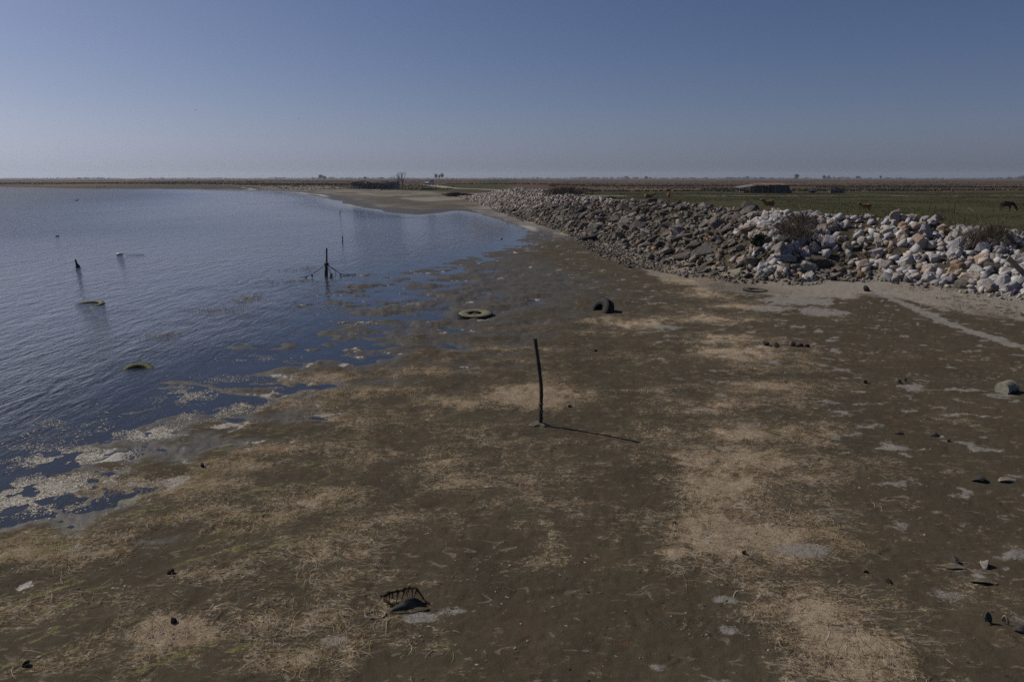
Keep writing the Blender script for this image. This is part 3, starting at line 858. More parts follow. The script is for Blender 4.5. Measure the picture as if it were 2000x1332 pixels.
def place_rock(me_, parent, x, y, z, size, colr, tilt=0.5, name='stone', stretch=(1,1,1)):
    o = bpy.data.objects.new(name, me_); COL.objects.link(o)
    org = np.array(parent.location) if parent is not None else np.zeros(3)
    if parent is not None: o.parent = parent
    o.location = (x - org[0], y - org[1], z - org[2])
    o.scale = (size * stretch[0], size * stretch[1], size * stretch[2])
    o.rotation_euler = (random.uniform(-tilt, tilt), random.uniform(-tilt, tilt), random.uniform(0, 6.283))
    j = random.uniform(0.82, 1.14)
    o.color = (colr[0] * j, colr[1] * j * random.uniform(.97, 1.03), colr[2] * j * random.uniform(.95, 1.05), 1)
    return o

# the 300 largest of each stretch, one object each
rr = np.random.RandomState(21)
cand = 7000
a_ = rr.rand(cand) * A_MAX; q_ = rr.uniform(-0.2, BW + 1.6, cand)
xy = bank_xy(a_, q_); zn = zone_of(xy, q_); zz = terr(xy[:, 0], xy[:, 1])
count = [0, 0, 0]; taken = [[], [], []]
sizes = {0: (0.20, 0.38), 1: (0.28, 0.80), 2: (0.22, 0.48)}
want = [300, 300, 300]
# bigger first, spaced by their size (dart throwing)
plan = []
for z_ in range(3):
    idx = [i for i in range(cand) if zn[i] == z_]
    lo, hi = sizes[z_]
    szs = sorted([lo + (hi - lo) * rr.rand() ** 2.2 for _ in range(want[z_])], reverse=True)
    pts = []
    for s_ in szs:
        for tries in range(60):
            i = idx[rr.randint(len(idx))]
            if z_ == 1 and q_[i] < 0.4 and s_ > 0.42: continue
            ok = True
            for (x0, y0, r0) in pts:
                if (xy[i, 0] - x0) ** 2 + (xy[i, 1] - y0) ** 2 < (0.74 * (r0 + s_)) ** 2: ok = False; break
            if ok: break
        pts.append((xy[i, 0], xy[i, 1], s_))
        plan.append((z_, i, s_))
for (z_, i, s_) in plan:
    fr = q_[i] / BW
    if z_ == 1:
        me_ = SLAB[rr.randint(len(SLAB))] if rr.rand() < 0.75 else BLOCK[rr.randint(len(BLOCK))]
        c_ = DARK[rr.randint(len(DARK))] if rr.rand() < 0.95 else (OCHRE if rr.rand() < .3 else PALE[rr.randint(len(PALE))])
        tl = 0.75
    elif z_ == 2:
        me_ = BLOCK[rr.randint(len(BLOCK))]; c_ = PALE[rr.randint(len(PALE))] if rr.rand() < .88 else DARK[rr.randint(len(DARK))]; tl = 3.1
    else:
        me_ = BLOCK[rr.randint(len(BLOCK))] if rr.rand() < 0.6 else SLAB[rr.randint(len(SLAB))]; c_ = PINK[rr.randint(len(PINK))]; tl = 1.2
    o = place_rock(me_, BANKS[z_], xy[i, 0], xy[i, 1], zz[i] + s_ * (0.22 if z_ != 1 else 0.16), s_, c_, tl)
    if z_ == 1:   # slabs lie tipped against the slope
        o.rotation_euler = (random.uniform(-0.5, 0.5), random.uniform(-0.75, 0.1), random.uniform(-0.9, 0.9) + (3.14 if rr.rand() < 0.3 else 0))

# the rest of the stones between them
def rubble(name, n, zsel, qlo, qhi, slo, shi, cols, lib, parent, alo=0, ahi=A_MAX, pw=2.0, tilt=1.0, extra=None):
    a = rr.uniform(alo, ahi, n); q = rr.uniform(qlo, qhi, n)
    p = bank_xy(a, q)
    if zsel is not None:
        k = zone_of(p, np.clip(q, 0, None)) == zsel; p = p[k]; q = q[k]
    if extra is not None:
        k = extra(p, q); p = p[k]; q = q[k]
    z = terr(p[:, 0], p[:, 1])
    V = []; F = []; C = []; o = 0
    org = np.array(parent.location)
    for i in range(len(p)):
        v, f = lib[rr.randint(len(lib))]
        s = slo + (shi - slo) * rr.rand() ** pw
        M_ = np.array(Euler((rr.uniform(-tilt, tilt), rr.uniform(-tilt, tilt), rr.uniform(0, 6.28))).to_matrix())
        V.append((v * s) @ M_.T + [p[i, 0] - org[0], p[i, 1] - org[1], z[i] + 0.25 * s - org[2]])
        F.append(f + o); o += len(v)
        c_ = np.array(cols[rr.randint(len(cols))]) * rr.uniform(0.8, 1.15); C.append(np.tile(c_, (len(v), 1)))
    me = npmesh(name, np.concatenate(V), np.concatenate(F)); setcol(me, 'Col', np.concatenate(C))
    o = link(name, me, rubble_mat, parent); tag(o, kind='stuff'); return o
rubble('smaller_stones', 3000, 0, -0.4, BW + 1.8, 0.13, 0.34, PINK, SM_BLOCK, bankA, 0, 95)
rubble('smaller_stones', 6500, 1, -0.3, BW + 1.5, 0.10, 0.38, DARK + DARK + [OCHRE], SM_SLAB, bankB, 30, A_MAX)
rubble('smaller_stones', 7000, 2, -0.2, BW + 1.5, 0.08, 0.34, PALE, SM_BLOCK, bankC, 100, A_MAX)
dk = lambda p, q: (q > -1.9 * sstep(60, 40, p[:, 1]) * (1 - sstep(36, 26, p[:, 1]) * 0.75) - 0.5 + 0.5 * fbm(p[:, 0] * 0.8, p[:, 1] * 0.8, 641, 2))
rubble('toe_rubble', 13000, 1, -2.3, 1.9, 0.04, 0.16, DARK, SM_SLAB, bankB, 30, A_MAX, 1.6, 0.7, dk)
rubble('toe_rubble', 1500, 2, -0.9, 0.9, 0.03, 0.13, PALE[:4] + DARK[:4], SM_BLOCK, bankC, 100, A_MAX, 2.0, 1.0)

# ================================================================== THINGS
wood_dark = simple('weathered_wood', (0.035,0.030,0.026), (0.075,0.066,0.058), 14, 0.85, 0.004)
wood_grey = simple('bleached_wood', (0.16,0.14,0.115), (0.26,0.23,0.19), 12, 0.9, 0.004)
wood_wet = simple('wet_black_wood', (0.012,0.011,0.009), (0.03,0.027,0.022), 14, 0.55, 0.004)
rope_mat = simple('weedy_rope', (0.020,0.018,0.012), (0.05,0.045,0.026), 20, 0.8, 0.004)
rubber = simple('old_rubber', (0.016,0.016,0.017), (0.035,0.033,0.031), 10, 0.75, 0.004)
crust = simple('mud_crust', (0.085,0.075,0.055), (0.15,0.135,0.10), 12, 0.95, 0.006)
moss = simple('green_slime', (0.085,0.085,0.030), (0.16,0.15,0.065), 14, 0.7, 0.006)
rust = simple('rusty_sheet', (0.13,0.055,0.028), (0.24,0.135,0.085), 1.2, 0.85, 0.002)
zinc = simple('pale_sheet', (0.12,0.12,0.122), (0.20,0.20,0.20), 1.5, 0.7, 0.002)
tar = simple('dark_tarred_board', (0.036,0.040,0.050), (0.066,0.071,0.084), 3, 0.9, 0.002)
blue_board = simple('dull_blue_board', (0.10,0.115,0.15), (0.17,0.19,0.23), 3, 0.85, 0.002)
cream = simple('pale_render', (0.26,0.245,0.21), (0.36,0.34,0.30), 3, 0.9, 0.002)
black = simple('black_hollow', (0.006,0.006,0.007), (0.012,0.012,0.012), 3, 0.9, 0)
white_plastic = simple('dirty_white_plastic', (0.42,0.41,0.37), (0.58,0.57,0.53), 9, 0.45, 0.001)
shell_mat = simple('bleached_shell', (0.16,0.142,0.115), (0.28,0.25,0.21), 18, 0.75, 0.002)
dark_shell = simple('dark_curled_crust', (0.030,0.028,0.026), (0.085,0.078,0.068), 16, 0.8, 0.003)
bark = simple('bare_bark', (0.045,0.040,0.036), (0.085,0.075,0.068), 3, 0.9, 0.01)

def solo(name, mb, mat, label, cat, loc, rz=0, group=None, smooth=False):
    o = mb.build(name, mat, None, smooth); o.location = loc; o.rotation_euler = (0, 0, rz)
    return tag(o, label, cat, group)

# ------------------------------------------------------------------ stakes
def stake(px, py, top, label, bend, r0, r1, mat, sea=False, group=None, collar=False):
    b = at(px, py, sea); s = pxm(b)
    th_ = thing('wooden_stake', label, 'stake', b, 0, group)
    mb = MB(); pts = []; rad = []
    n = 9
    for k in range(-1, n + 1):
        u = k / n
        x, h = np.interp(max(u, 0), [p[0] for p in bend], [p[1] for p in bend]), u * (py - top) / s * 1.02
        pts.append((x / s, 0.02 * math.sin(5 * u), h)); rad.append((r0 + (r1 - r0) * max(u, 0)) * (1 + 0.08 * math.sin(k * 2.3)))
    mb.tube(pts, rad, 8, True, 0.06); mb.build('shaft', mat, th_)
    return th_, b, s
st, b, s = stake(1056, 829, 660, 'tall thin bent dark stake standing alone on the mud with long shadow',
                 [(0, 0), (.12, 0), (.42, 1.0), (.50, -0.5), (.75, -6), (1, -12.5)], 0.032, 0.028, wood_dark)
mb = MB()
for k in range(14):
    u = random.uniform(0, 0.36); t_ = random.uniform(0, 6.28)
    mb.lump((0.033 * math.cos(t_), 0.033 * math.sin(t_), u), (.012, .012, .014), 6, k)
mb.build('barnacle_crust', crust, st)
mb = MB(); mb.lump((-0.03, 0, 0.0), (0.17, 0.13, 0.035), 12, 5); mb.build('mud_foot', crust, st)

stake(669, 476, 461, 'slim dark stake rising from the shallow water behind the roped pole', [(0, 0), (1, 1)], 0.034, 0.028, wood_wet, True)
stake(664, 419, 411, 'short stub of a stake off the sandy spit', [(0, 0), (1, 0.5)], 0.045, 0.04, wood_wet, True)
st2, b, s = stake(150, 523, 507, 'stumpy black stake alone in open water at the left', [(0, 0), (1, 0)], 0.055, 0.035, wood_wet, True)
mb = MB(); mb.tube([(0.14, 0, -0.1), (0.10, 0, 0.08), (0.05, 0, 0.2)], [0.06, 0.05, 0.02], 6); mb.build('splinter', wood_wet, st2)
for (px, dh, wh) in [(190, 4.5, 'leftmost'), (196, 3, 'second'), (204, 4, 'third'), (208, 2.5, 'rightmost')]:
    stake(px, 367, 367 - dh, wh + ' of four tiny dark stakes standing off the far shore', [(0, 0), (1, 0)], 0.14, 0.11, wood_wet, True, 'row of stakes off the far shore')

# roped pole with a drowned net
b = at(639, 540, True); s = pxm(b)
pole = thing('net_pole', 'pole in the shallows with sagging ropes and weed-hung net', 'pole', b)
def pp(px, py, dy=0.0): return ((px - 639) / s, dy, (540 - py) / s)
mb = MB(); mb.tube([pp(638, 546), pp(638.5, 532), pp(639.2, 518), pp(640, 505), pp(641, 485)], [.05, .052, .045, .036, .032], 8, True, 0.05); mb.build('shaft', wood_dark, pole)
mb = MB(); mb.tube([pp(637.6, 542, -.01), pp(637.6, 530, -.01), pp(639, 514, -.01)], [.075, .07, .05], 8, True, 0.15); mb.lump(pp(639, 516), (.10, .09, .07), 9, 3); mb.build('weed_sleeve', rope_mat, pole)
for pts, r in [([(637, 517, 0), (627, 525, -.2), (617, 533, -.4), (605, 537, -.5), (594, 538.5, -.6)], .016),
               ([(640, 517, 0), (650, 526, .1), (660, 534, .2), (668, 538.5, .3), (690, 539, .5)], .020),
               ([(641, 518, -.1), (646, 528, -.25), (653, 536, -.5), (658, 539, -.6)], .016),
               ([(641, 520, .1), (643, 530, .25), (643, 541, .3)], .013), ([(641, 519, 0), (648, 524, .2), (652, 533, .35), (650, 541, .4)], .012), ([(650, 526, .1), (662, 531, .3), (676, 538, .5)], .010)]:
    m_ = MB(); m_.tube([pp(*p) for p in pts], r * .7, 6, True, 0.2); m_.build('rope', rope_mat, pole)
for (px, py, dy, rx, rz) in [(615, 536, -.42, .08, .10), (646, 537, .1, .09, .10), (664, 538, .25, .07, .06), (651, 539, -.45, .09, .05), (604, 539, -.5, .10, .035), (676, 539.5, .4, .14, .03)]:
    m_ = MB()
    for k in range(4): c0 = pp(px + random.uniform(-2, 2), py + random.uniform(-1, 2), dy); m_.lump(c0, (rx * random.uniform(.25, .5), rx * .35, rz * random.uniform(.25, .55)), 7)
    m_.build('net_clump', rope_mat, pole)

# ------------------------------------------------------------------ tyres
def tyre_mesh(R0, bead, width, n=40):
    w = width / 2
    prof = [(bead, -w*.62), (bead*1.08, -w*.86), ((bead+R0)*.5, -w*1.0), (R0*.93, -w*.9), (R0*.97, -w*.72), (R0*.975, 0), (R0*.97, w*.72), (R0*.93, w*.9), ((bead+R0)*.5, w*1.0), (bead*1.08, w*.86), (bead, w*.62), (bead*1.12, w*.5), (R0*.85, w*.6), (R0*.88, 0), (R0*.85, -w*.6), (bead*1.12, -w*.5)]
    mb = MB(); vs = []; fs = []; m = len(prof)
    for i in range(n):
        a = 2 * math.pi * i / n
        for (r, z) in prof: vs.append((r * math.cos(a), r * math.sin(a), z))
    for i in range(n):
        for k in range(m):
            fs.append((i*m+k, ((i+1) % n)*m+k, ((i+1) % n)*m+(k+1) % m, i*m+(k+1) % m))
    mb.add(vs, fs); return mb
def tread_mesh(R0, width, n=44):
    mb = MB()
    for i in range(n):
        for (z0, z1, sh) in ((-.44, -.16, 0), (-.12, .12, .5), (.16, .44, 0)):
            a = 2 * math.pi * (i + sh) / n; da = math.pi / n * 0.78
            pts = []
            for rr_ in (R0*.955, R0):
                for (aa, zz_) in ((a-da, z0), (a+da, z0), (a+da, z1), (a-da, z1)):
                    pts.append((rr_*math.cos(aa), rr_*math.sin(aa), zz_*width))
            mb.add(pts, [(0,1,2,3)[::-1], (4,5,6,7), (0,1,5,4), (1,2,6,5), (2,3,7,6), (3,0,4,7)])
    return mb
def tyre(px, py, label, R0, bead, width, sink, rot, mats=(rubber, rubber), sea=False, fill=None, name='tyre'):
    b = at(px, py, sea)
    t_ = thing(name, label, 'tyre', (b.x, b.y, b.z)); t_.rotation_euler = rot; t_.location.z += sink
    o = tyre_mesh(R0, bead, width).build('casing', mats[0], t_, True)
    tread_mesh(R0, width).build('tread', mats[1], t_)
    if fill:
        m_ = MB(); m_.lump((0, 0, fill[1]), (bead*1.15, bead*1.15, fill[2]), 14, 2); m_.build('silt_fill', fill[0], t_, True)
    return t_
slime_crust = simple('slimy_silt_crust', (0.105,0.10,0.055), (0.19,0.18,0.11), 9, 0.9, 0.006)
mud_fill = simple('silt', (0.055,0.049,0.040), (0.085,0.076,0.060), 10, 0.9, 0.004)
tyre(928, 617, 'old tyre lying flat on the mud, crusted pale with silt on top', 0.52, 0.21, 0.20, 0.005, (R(3), R(-2), 0.4), (slime_crust, rubber), False, (mud_fill, -0.04, 0.06))
tyre(1174, 607, 'black tyre half buried and tilted upright in the mud', 0.42, 0.17, 0.29, -0.01, (R(60), R(0), R(-60)))
tyre(171, 595, 'weedy tyre ring just breaking the water near the left edge', 0.50, 0.33, 0.20, -0.075, (R(6), R(-3), 0), (moss, moss), True)
tyre(267, 722, 'mossy tyre leaning half drowned by the near waterline', 0.36, 0.22, 0.17, -0.13, (R(26), R(4), 0.1), (moss, moss), True)
tyre(1475, 568, 'flat dark tyre nearly sunk in the crust before the rubble', 0.42, 0.20, 0.2, -0.045, (R(2), R(3), 0), (mud_fill, rubber), False, (mud_fill, -0.02, 0.05))
tyre(1148, 470, 'black tyre lying tipped on the sand below the dark slabs', 0.62, 0.30, 0.34, 0.10, (R(-4), R(-9), 0.3), (rubber, rubber), False, (mud_fill, -0.06, 0.08))
# green slime round the flat tyre
b = at(928, 617)

# ------------------------------------------------------------------ litter on the near mud
# toppled canister
b = at(1966, 766); s = pxm(b)
can = thing('canister', 'cut plastic canister lying on its side, pale end and blue-black flank', 'canister', (b.x, b.y, b.z), R(28))
can_mat = simple('stained_plastic', (0.16,0.15,0.11), (0.26,0.245,0.185), 12, 0.6, 0.003)
can_dark = simple('blue_black_plastic', (0.020,0.024,0.034), (0.05,0.055,0.07), 8, 0.5, 0.002)
def barrel(mb, x0, x1, r, n=20, dent=0.0, a0=0, a1=360):
    prof = [(x0, r*.86), (x0+.012, r*.97), (x0+.05, r), ((x0+x1)/2-.03, r*.985), ((x0+x1)/2, r*1.03), ((x0+x1)/2+.03, r*.985), (x1-.05, r), (x1-.012, r*.97), (x1, r*.86)]
    vs = []; fs = []
    full = (a1 - a0) >= 360
    for (x, rr_) in prof:
        for k in range(n + (0 if full else 1)):
            a = R(a0 + (a1 - a0) * k / n); q = rr_ * (1 - dent * max(0, math.cos(a - 2.2)) ** 4)
            vs.append((x, q * math.cos(a), q * math.sin(a)))
    w = n if full else n + 1
    for i in range(len(prof) - 1):
        for k in range(n): fs.append((i*w+k, i*w+(k+1) % w, (i+1)*w+(k+1) % w, (i+1)*w+k))
    mb.add(vs, fs); return w, len(prof)
mb = MB(); barrel(mb, -0.17, 0.17, 0.135, 20, .08, -20, 215); o = mb.build('shell', can_mat, can, True); o.location = (0, 0, 0.075)
o.modifiers.new('wall', 'SOLIDIFY').thickness = 0.006
mb = MB(); barrel(mb, -0.13, 0.165, 0.1385, 12, .08, 185, 262); o = mb.build('flank', can_dark, can, True); o.location = (0, 0, 0.075); o.modifiers.new('wall', 'SOLIDIFY').thickness = 0.004
mb = MB(); mb.tube([(-0.178, 0, .075), (-0.160, 0, .075)], [.128, .134], 20); mb.build('end_cap', can_mat, can)
mb = MB(); mb.tube([(0.09, .142*math.cos(R(a)), .075+.142*math.sin(R(a))) for a in range(0, 181, 15)], .006, 6); mb.build('hoop', can_mat, can)

# wrecked wire trap with rags of weed
b = at(800, 1180); s = pxm(b)
trap = thing('wire_trap', 'rusted wire trap frame with rags of dark weed, foreground', 'trap', b)
rust_wire = simple('rust_and_weed', (0.020,0.012,0.006), (0.075,0.040,0.016), 24, 0.85, 0.006)
def wp(px, py, dy=0.0): return ((px - 800) / s, dy, (1180 - py) / s * 0.72)
top = [wp(748, 1162, .04), wp(762, 1154, .06), wp(778, 1152, .08), wp(792, 1147, .09), wp(800, 1144, .09), wp(812, 1145, .08), wp(820, 1156, .05), wp(828, 1169, .02), wp(842, 1180, -.02)]
mb = MB(); mb.tube(top, [.012, .013, .011, .012, .012, .011, .008, .007, .008], 7, True, 0.35); mb.build('top_rail', rust_wire, trap)
mb = MB(); mb.tube([wp(750, 1164, .0), wp(762, 1172, -.03), wp(776, 1178, -.05), wp(795, 1179, -.05), wp(812, 1174, -.03), wp(840, 1181, -.04)], [.012, .013, .012, .011, .01, .01], 7, True, 0.35); mb.build('bottom_rail', rust_wire, trap)
for (a0, b0) in [((779, 1152, .08), (775, 1178, -.05)), ((790, 1148, .09), (784, 1177, -.05)), ((803, 1145, .09), (801, 1177, -.05)), ((813, 1147, .08), (812, 1174, -.04)), ((760, 1156, .06), (761, 1171, -.02)), ((822, 1158, .05), (820, 1175, -.04))]:
    m_ = MB(); p0 = Vector(wp(*a0)); p1 = Vector(wp(*b0)); mid = (p0 + p1) / 2 + Vector((random.uniform(-.02, .02), .02, 0))
    m_.tube([p0, mid, p1], [.007, .0045, .007], 6, True, 0.4); m_.build('strut', rust_wire, trap)
mb = MB()
for k in range(18):
    u = random.random(); i = int(u * 6); p0 = Vector(top[i]).lerp(Vector(top[i + 1]), random.random())
    L = random.uniform(.02, .10); mb.tube([p0, p0 + Vector((random.uniform(-.015, .015), random.uniform(-.03, 0), -L * .6)), p0 + Vector((random.uniform(-.03, .03), random.uniform(-.05, 0), -L))], [.004, .003, .001], 4)
for k in range(9):
    i = random.randrange(0, 5); p0 = Vector(top[i]); mb.lump((p0.x + random.uniform(-.03, .03), p0.y, p0.z), (.016, .014, .012), 6)
tag(mb.build('hanging_weed', rust_wire, trap), kind='stuff')

def curl(name, label, cat, px, py, L, Wd, arch, mat, rz, tilt=0.0, up=0.0, thick=0.006, twist=0.4, group=None, sea=False):
    """a curled, dried plate: arched along its length and cupped across"""
    b = at(px, py, sea); mb = MB(); nu, nv = 12, 6; vs = []; fs = []
    r_ = random.Random(px * 7 + py)
    ph = r_.uniform(0, 6)
    for i in range(nu + 1):
        u = i / nu
        wd = Wd * (math.sin(math.pi * min(max(u, .05), .95)) ** .55) * (1 + .12 * math.sin(9 * u + ph))
        for k in range(nv + 1):
            v = k / nv - .5
            x = (u - .5) * L; y = v * wd; z = arch * math.sin(math.pi * u) + abs(v) * 2 * wd * .25 * math.cos(3 * u + ph) + .006 * math.sin(7 * v * 3 + 5 * u)
            y2 = y * math.cos(tilt + twist * (u - .5)) - 0 ; z2 = z + y * math.sin(tilt + twist * (u - .5))
            vs.append((x, y2, max(z2 + up, -.03)))
    for i in range(nu):
        for k in range(nv): fs.append((i*(nv+1)+k, (i+1)*(nv+1)+k, (i+1)*(nv+1)+k+1, i*(nv+1)+k+1))
    mb.add(vs, fs)
    o = mb.build(name, mat, None, True); o.location = b; o.rotation_euler = (0, 0, rz)
    md = o.modifiers.new('thickness', 'SOLIDIFY'); md.thickness = thick; md.offset = 0
    return tag(o, label, cat, group)
curl('rubber_sole', 'dark arched rubber sole standing on edge beside the wire trap', 'sole', 797, 1192, .34, .085, .055, dark_shell, R(14), R(55), .022, .006)
# buried cup rim
b = at(733, 1202)
cup = thing('buried_cup', 'rim of a buried round cup left of the wire trap', 'cup', b, 0.1)
mb = MB(); n = 26; vs = []; fs = []
for i in range(n):
    a = 2 * math.pi * i / n; e = (math.cos(a) * .098, math.sin(a) * .062)
    for (k_, z) in ((1.0, -.03), (1.0, .016), (.93, .018), (.86, -.012)): vs.append((e[0]*k_, e[1]*k_, z + .006 * math.sin(a*2)))
for i in range(n):
    for k in range(3): fs.append((i*4+k, ((i+1) % n)*4+k, ((i+1) % n)*4+k+1, i*4+k+1))
mb.add(vs, fs); mb.build('rim', shell_mat, cup, True)
mb = MB(); mb.lump((0, 0, -.014), (.09, .055, .012), 14, 4); mb.build('silt_fill', mud_fill, cup, True)
curl('curled_crust', 'curled grey crust, left of a pair with sharp peaks on the right mud', 'crust', 1866, 1101, .12, .08, .05, dark_shell, R(20), R(20), 0, .006)
curl('curled_crust', 'pale pointed crust with dark hollow, right of the peaked pair', 'crust', 1922, 1105, .13, .08, .045, shell_mat, R(70), R(-25), 0, .006)
curl('pale_flake', 'flat bleached flake below the peaked pair of crusts', 'flake', 1922, 1138, .24, .075, .006, crust, R(-14), 0, .006, .006)
curl('pale_flake', 'tan fibrous flake to the left of the peaked crusts', 'flake', 1858, 1108, .26, .09, .01, crust, R(-18), 0, .006, .006)
curl('upright_shard', 'dark squarish shard stuck upright in the mud at lower right', 'shard', 1929, 1217, .075, .09, .02, dark_shell, R(10), R(75), .035, .012)
curl('upright_shard', 'T-shaped bleached shard right of the dark squarish one', 'shard', 1962, 1220, .07, .07, .04, shell_mat, R(100), R(60), .03, .008)
curl('upright_shard', 'dark lump of shard cut by the right edge of the view', 'shard', 1993, 1232, .11, .07, .03, dark_shell, R(-10), R(30), .01, .01)
curl('curled_crust', 'tan upturned crust, left half of a small pair on the right flat', 'crust', 1754, 748, .16, .10, .05, crust, R(20), R(35), .02, .01)
curl('curled_crust', 'short upright tan crust with a dark side on the right flat', 'crust', 1767, 748, .09, .10, .05, crust, R(80), R(60), .04, .014)
curl('dark_shell', 'long dark shell half sunk on the right flat', 'shell', 1914, 940, .20, .09, .025, dark_shell, R(-12), 0, .008, .012)
curl('pale_flake', 'pale crust with an upturned corner at the right edge', 'flake', 1968, 940, .26, .10, .02, shell_mat, R(8), R(10), .01, .008)
curl('dark_shell', 'dark shard with pale tail by the tan mat', 'shell', 1756, 848, .13, .06, .03, dark_shell, R(-25), R(25), .006, .01)
curl('dark_shell', 'blue-grey curved shard on the right flat below the canister', 'shell', 1826, 852, .13, .07, .035, dark_shell, R(-15), R(30), .006, .01)
for (px, py, sz, lab) in [(333, 1119, .050, 'round black stone on the near mud at lower left'), (50, 1300, .052, 'dark stone with a pale side in the bottom left corner'), (338, 1215, .045, 'greenish dark stone in the brown weed patch'),
                          (1452, 1081, .04, 'small dark stone on the pale weed mat'), (1163, 686, .055, 'small black pointed stone between the upright tyre and stake'), (1689, 748, .075, 'grey stone left of the tan crusts'), (1496, 674, .13, 'dark flat stone, left end of a short row on the flat'),
                          (1516, 677, .10, 'small dark stone second in the short row on the flat'), (1548, 676, .14, 'tan lumpy stone in the middle of the row'), (1562, 677, .12, 'grey angular stone right of the middle of the row'), (1576, 678, .09, 'dark stone at the right end of the row'),
                          (1693, 569, .20, 'black lump on the pale flood line'), (1627, 548, .20, 'black bag-like lump at the foot of the pale boulders'), (1594, 547, .20, 'small black lump at the foot of the rubble'), (1095, 445, .30, 'dark rock alone on the sand below the slabs'),
                          (1690, 1118, .035, 'small dark nub among the weed at lower right'), (1735, 1137, .04, 'dark nub right of the weed mat'), (396, 911, .05, 'dark weed-covered stone near the scum line'), (1318, 1022, .03, 'dark nub at the left rim of the weed mat'),
                          (980, 468, .11, 'dark stone at the tip of the water'), (1113, 795, .05, 'small brown stick-like stone right of the bent stake'), (1852, 862, .04, 'small dark stone on the right flat'), (2010, 1225, .05, 'dark stone at the right margin')]:
    b = at(px, py)
    o = place_rock(BLOCK[(px + py) % len(BLOCK)], None, b.x, b.y, b.z + sz * .35, sz, (0.055,0.05,0.043) if 'grey' not in lab and 'tan' not in lab else (0.15,0.135,0.11), 1.0, 'stone', (1, .9, .8))
    tag(o, lab, 'stone')
# bleached stones and boulders lying clear of the bank
for (px, py, sz, c_, lab) in [(1578, 529, .36, PALE[1], 'large white boulder alone where dark rubble meets pale boulders'), (1752, 546, .26, PALE[5], 'pinkish white boulder standing forward of the bank on the sand'), (1785, 548, .28, PALE[4], 'tan boulder beside the pinkish one on the sand'),
                              (1797, 556, .14, PALE[0], 'small grey-white stone in front of the bank'), (1850, 553, .24, PALE[8], 'flat grey slab-like boulder on the sand'), (1686, 552, .10, PALE[2], 'little pale stone on the sand left of the boulders'), (1645, 538, .12, PALE[3], 'white rounded stone near the black lump'),
                              (1872, 541, .33, PALE[10], 'squared tan-faced boulder at the foot of the bank'), (1908, 538, .34, PALE[0], 'bluish white boulder right of the squared one'), (1925, 566, .38, PALE[1], 'broad grey-white boulder low at the right of the bank'),
                              (1930, 571, .25, PALE[4], 'rusty-stained low boulder in front of the broad one'), (1970, 572, .30, PALE[0], 'white boulder beside the purple rag')]:
    b = at(px, py)
    o = place_rock(BLOCK[(px * 3) % len(BLOCK)], None, b.x, b.y, b.z + sz * .45, sz, c_, .5, 'boulder'); tag(o, lab, 'boulder')
# named boulders on the bank that stand out
for (px, py, sz, c_, lab, lib) in [(1385, 405, .85, (0.235,0.185,0.13), 'large ochre slab cocked up on the crest of the dark bank', SLAB), (1337, 400, .62, (0.33,0.33,0.33), 'pale grey block on the crest left of the ochre slab', BLOCK), (1434, 433, .52, (0.27,0.175,0.10), 'reddish brown slab on its edge amid dark stones', SLAB),
                               (1413, 432, .72, DARK[6], 'big grey slab left of the reddish brown slab', SLAB), (1465, 428, .85, DARK[6], 'big pale grey slab sloping right of the reddish brown slab', SLAB), (1305, 462, .72, DARK[4], 'big olive grey slab low on the dark bank', SLAB), (1105, 416, .85, (0.19,0.155,0.12), 'tan slab at the far end of the dark stones', SLAB),
                               (1142, 425, .98, DARK[2], 'great dark slab leaning at the far left of the dark bank', SLAB), (1462, 412, .55, DARK[3], 'dark slab on the crest beside the green tuft', SLAB), (1572, 424, .42, PALE[3], 'white block crowning the start of the pale boulders', BLOCK), (1695, 430, .46, PALE[1], 'large white boulder leaning on the crest', BLOCK),
                               (1905, 468, .50, PALE[3], 'tall white wedge boulder in the upper bank', BLOCK), (1840, 455, .48, OCHRE, 'big round ochre boulder in the upper bank', BLOCK), (1710, 500, .52, PALE[8], 'large bluish grey boulder leaning in the middle of the bank', BLOCK), (1865, 500, .50, PALE[3], 'broad pale boulder under the ochre one', BLOCK)]:
    b = march(px, py)
    sz *= .72
    o = place_rock(lib[(px + 5) % len(lib)], None, b.x, b.y, b.z + sz * .25, sz, c_, .3, 'boulder'); o.rotation_euler = (random.uniform(-.2, .4), random.uniform(-.6, -.2), random.uniform(-.5, .5)); tag(o, lab, 'boulder')

bank_hit = march
# driftwood plank, purple rag
b = bank_hit(1965, 545)
pl = thing('driftwood_plank', 'bleached plank leaning down over boulders at the right edge', 'plank', b)
mb = MB(); mb.box((-.09, -.02, 0), (.09, .02, 1.5)); o = mb.build('board', wood_grey, pl); o.rotation_euler = (R(10), R(-58), R(12)); o.location = (.55, -.35, .05)
o.modifiers.new('bevel', 'BEVEL').width = .008
purple = simple('purple_cloth', (0.075,0.045,0.12), (0.14,0.09,0.20), 10, 0.8, 0.004)
b = at(1987, 572)
mb = MB()
for k in range(7): mb.lump((random.uniform(-.16, .16), random.uniform(-.06, .06), .05), (random.uniform(.07, .14), .07, random.uniform(.04, .09)), 8, k)
solo('purple_rag', mb, purple, 'crumpled purple cloth at the foot of the right boulders', 'cloth', b, 0, None, True)

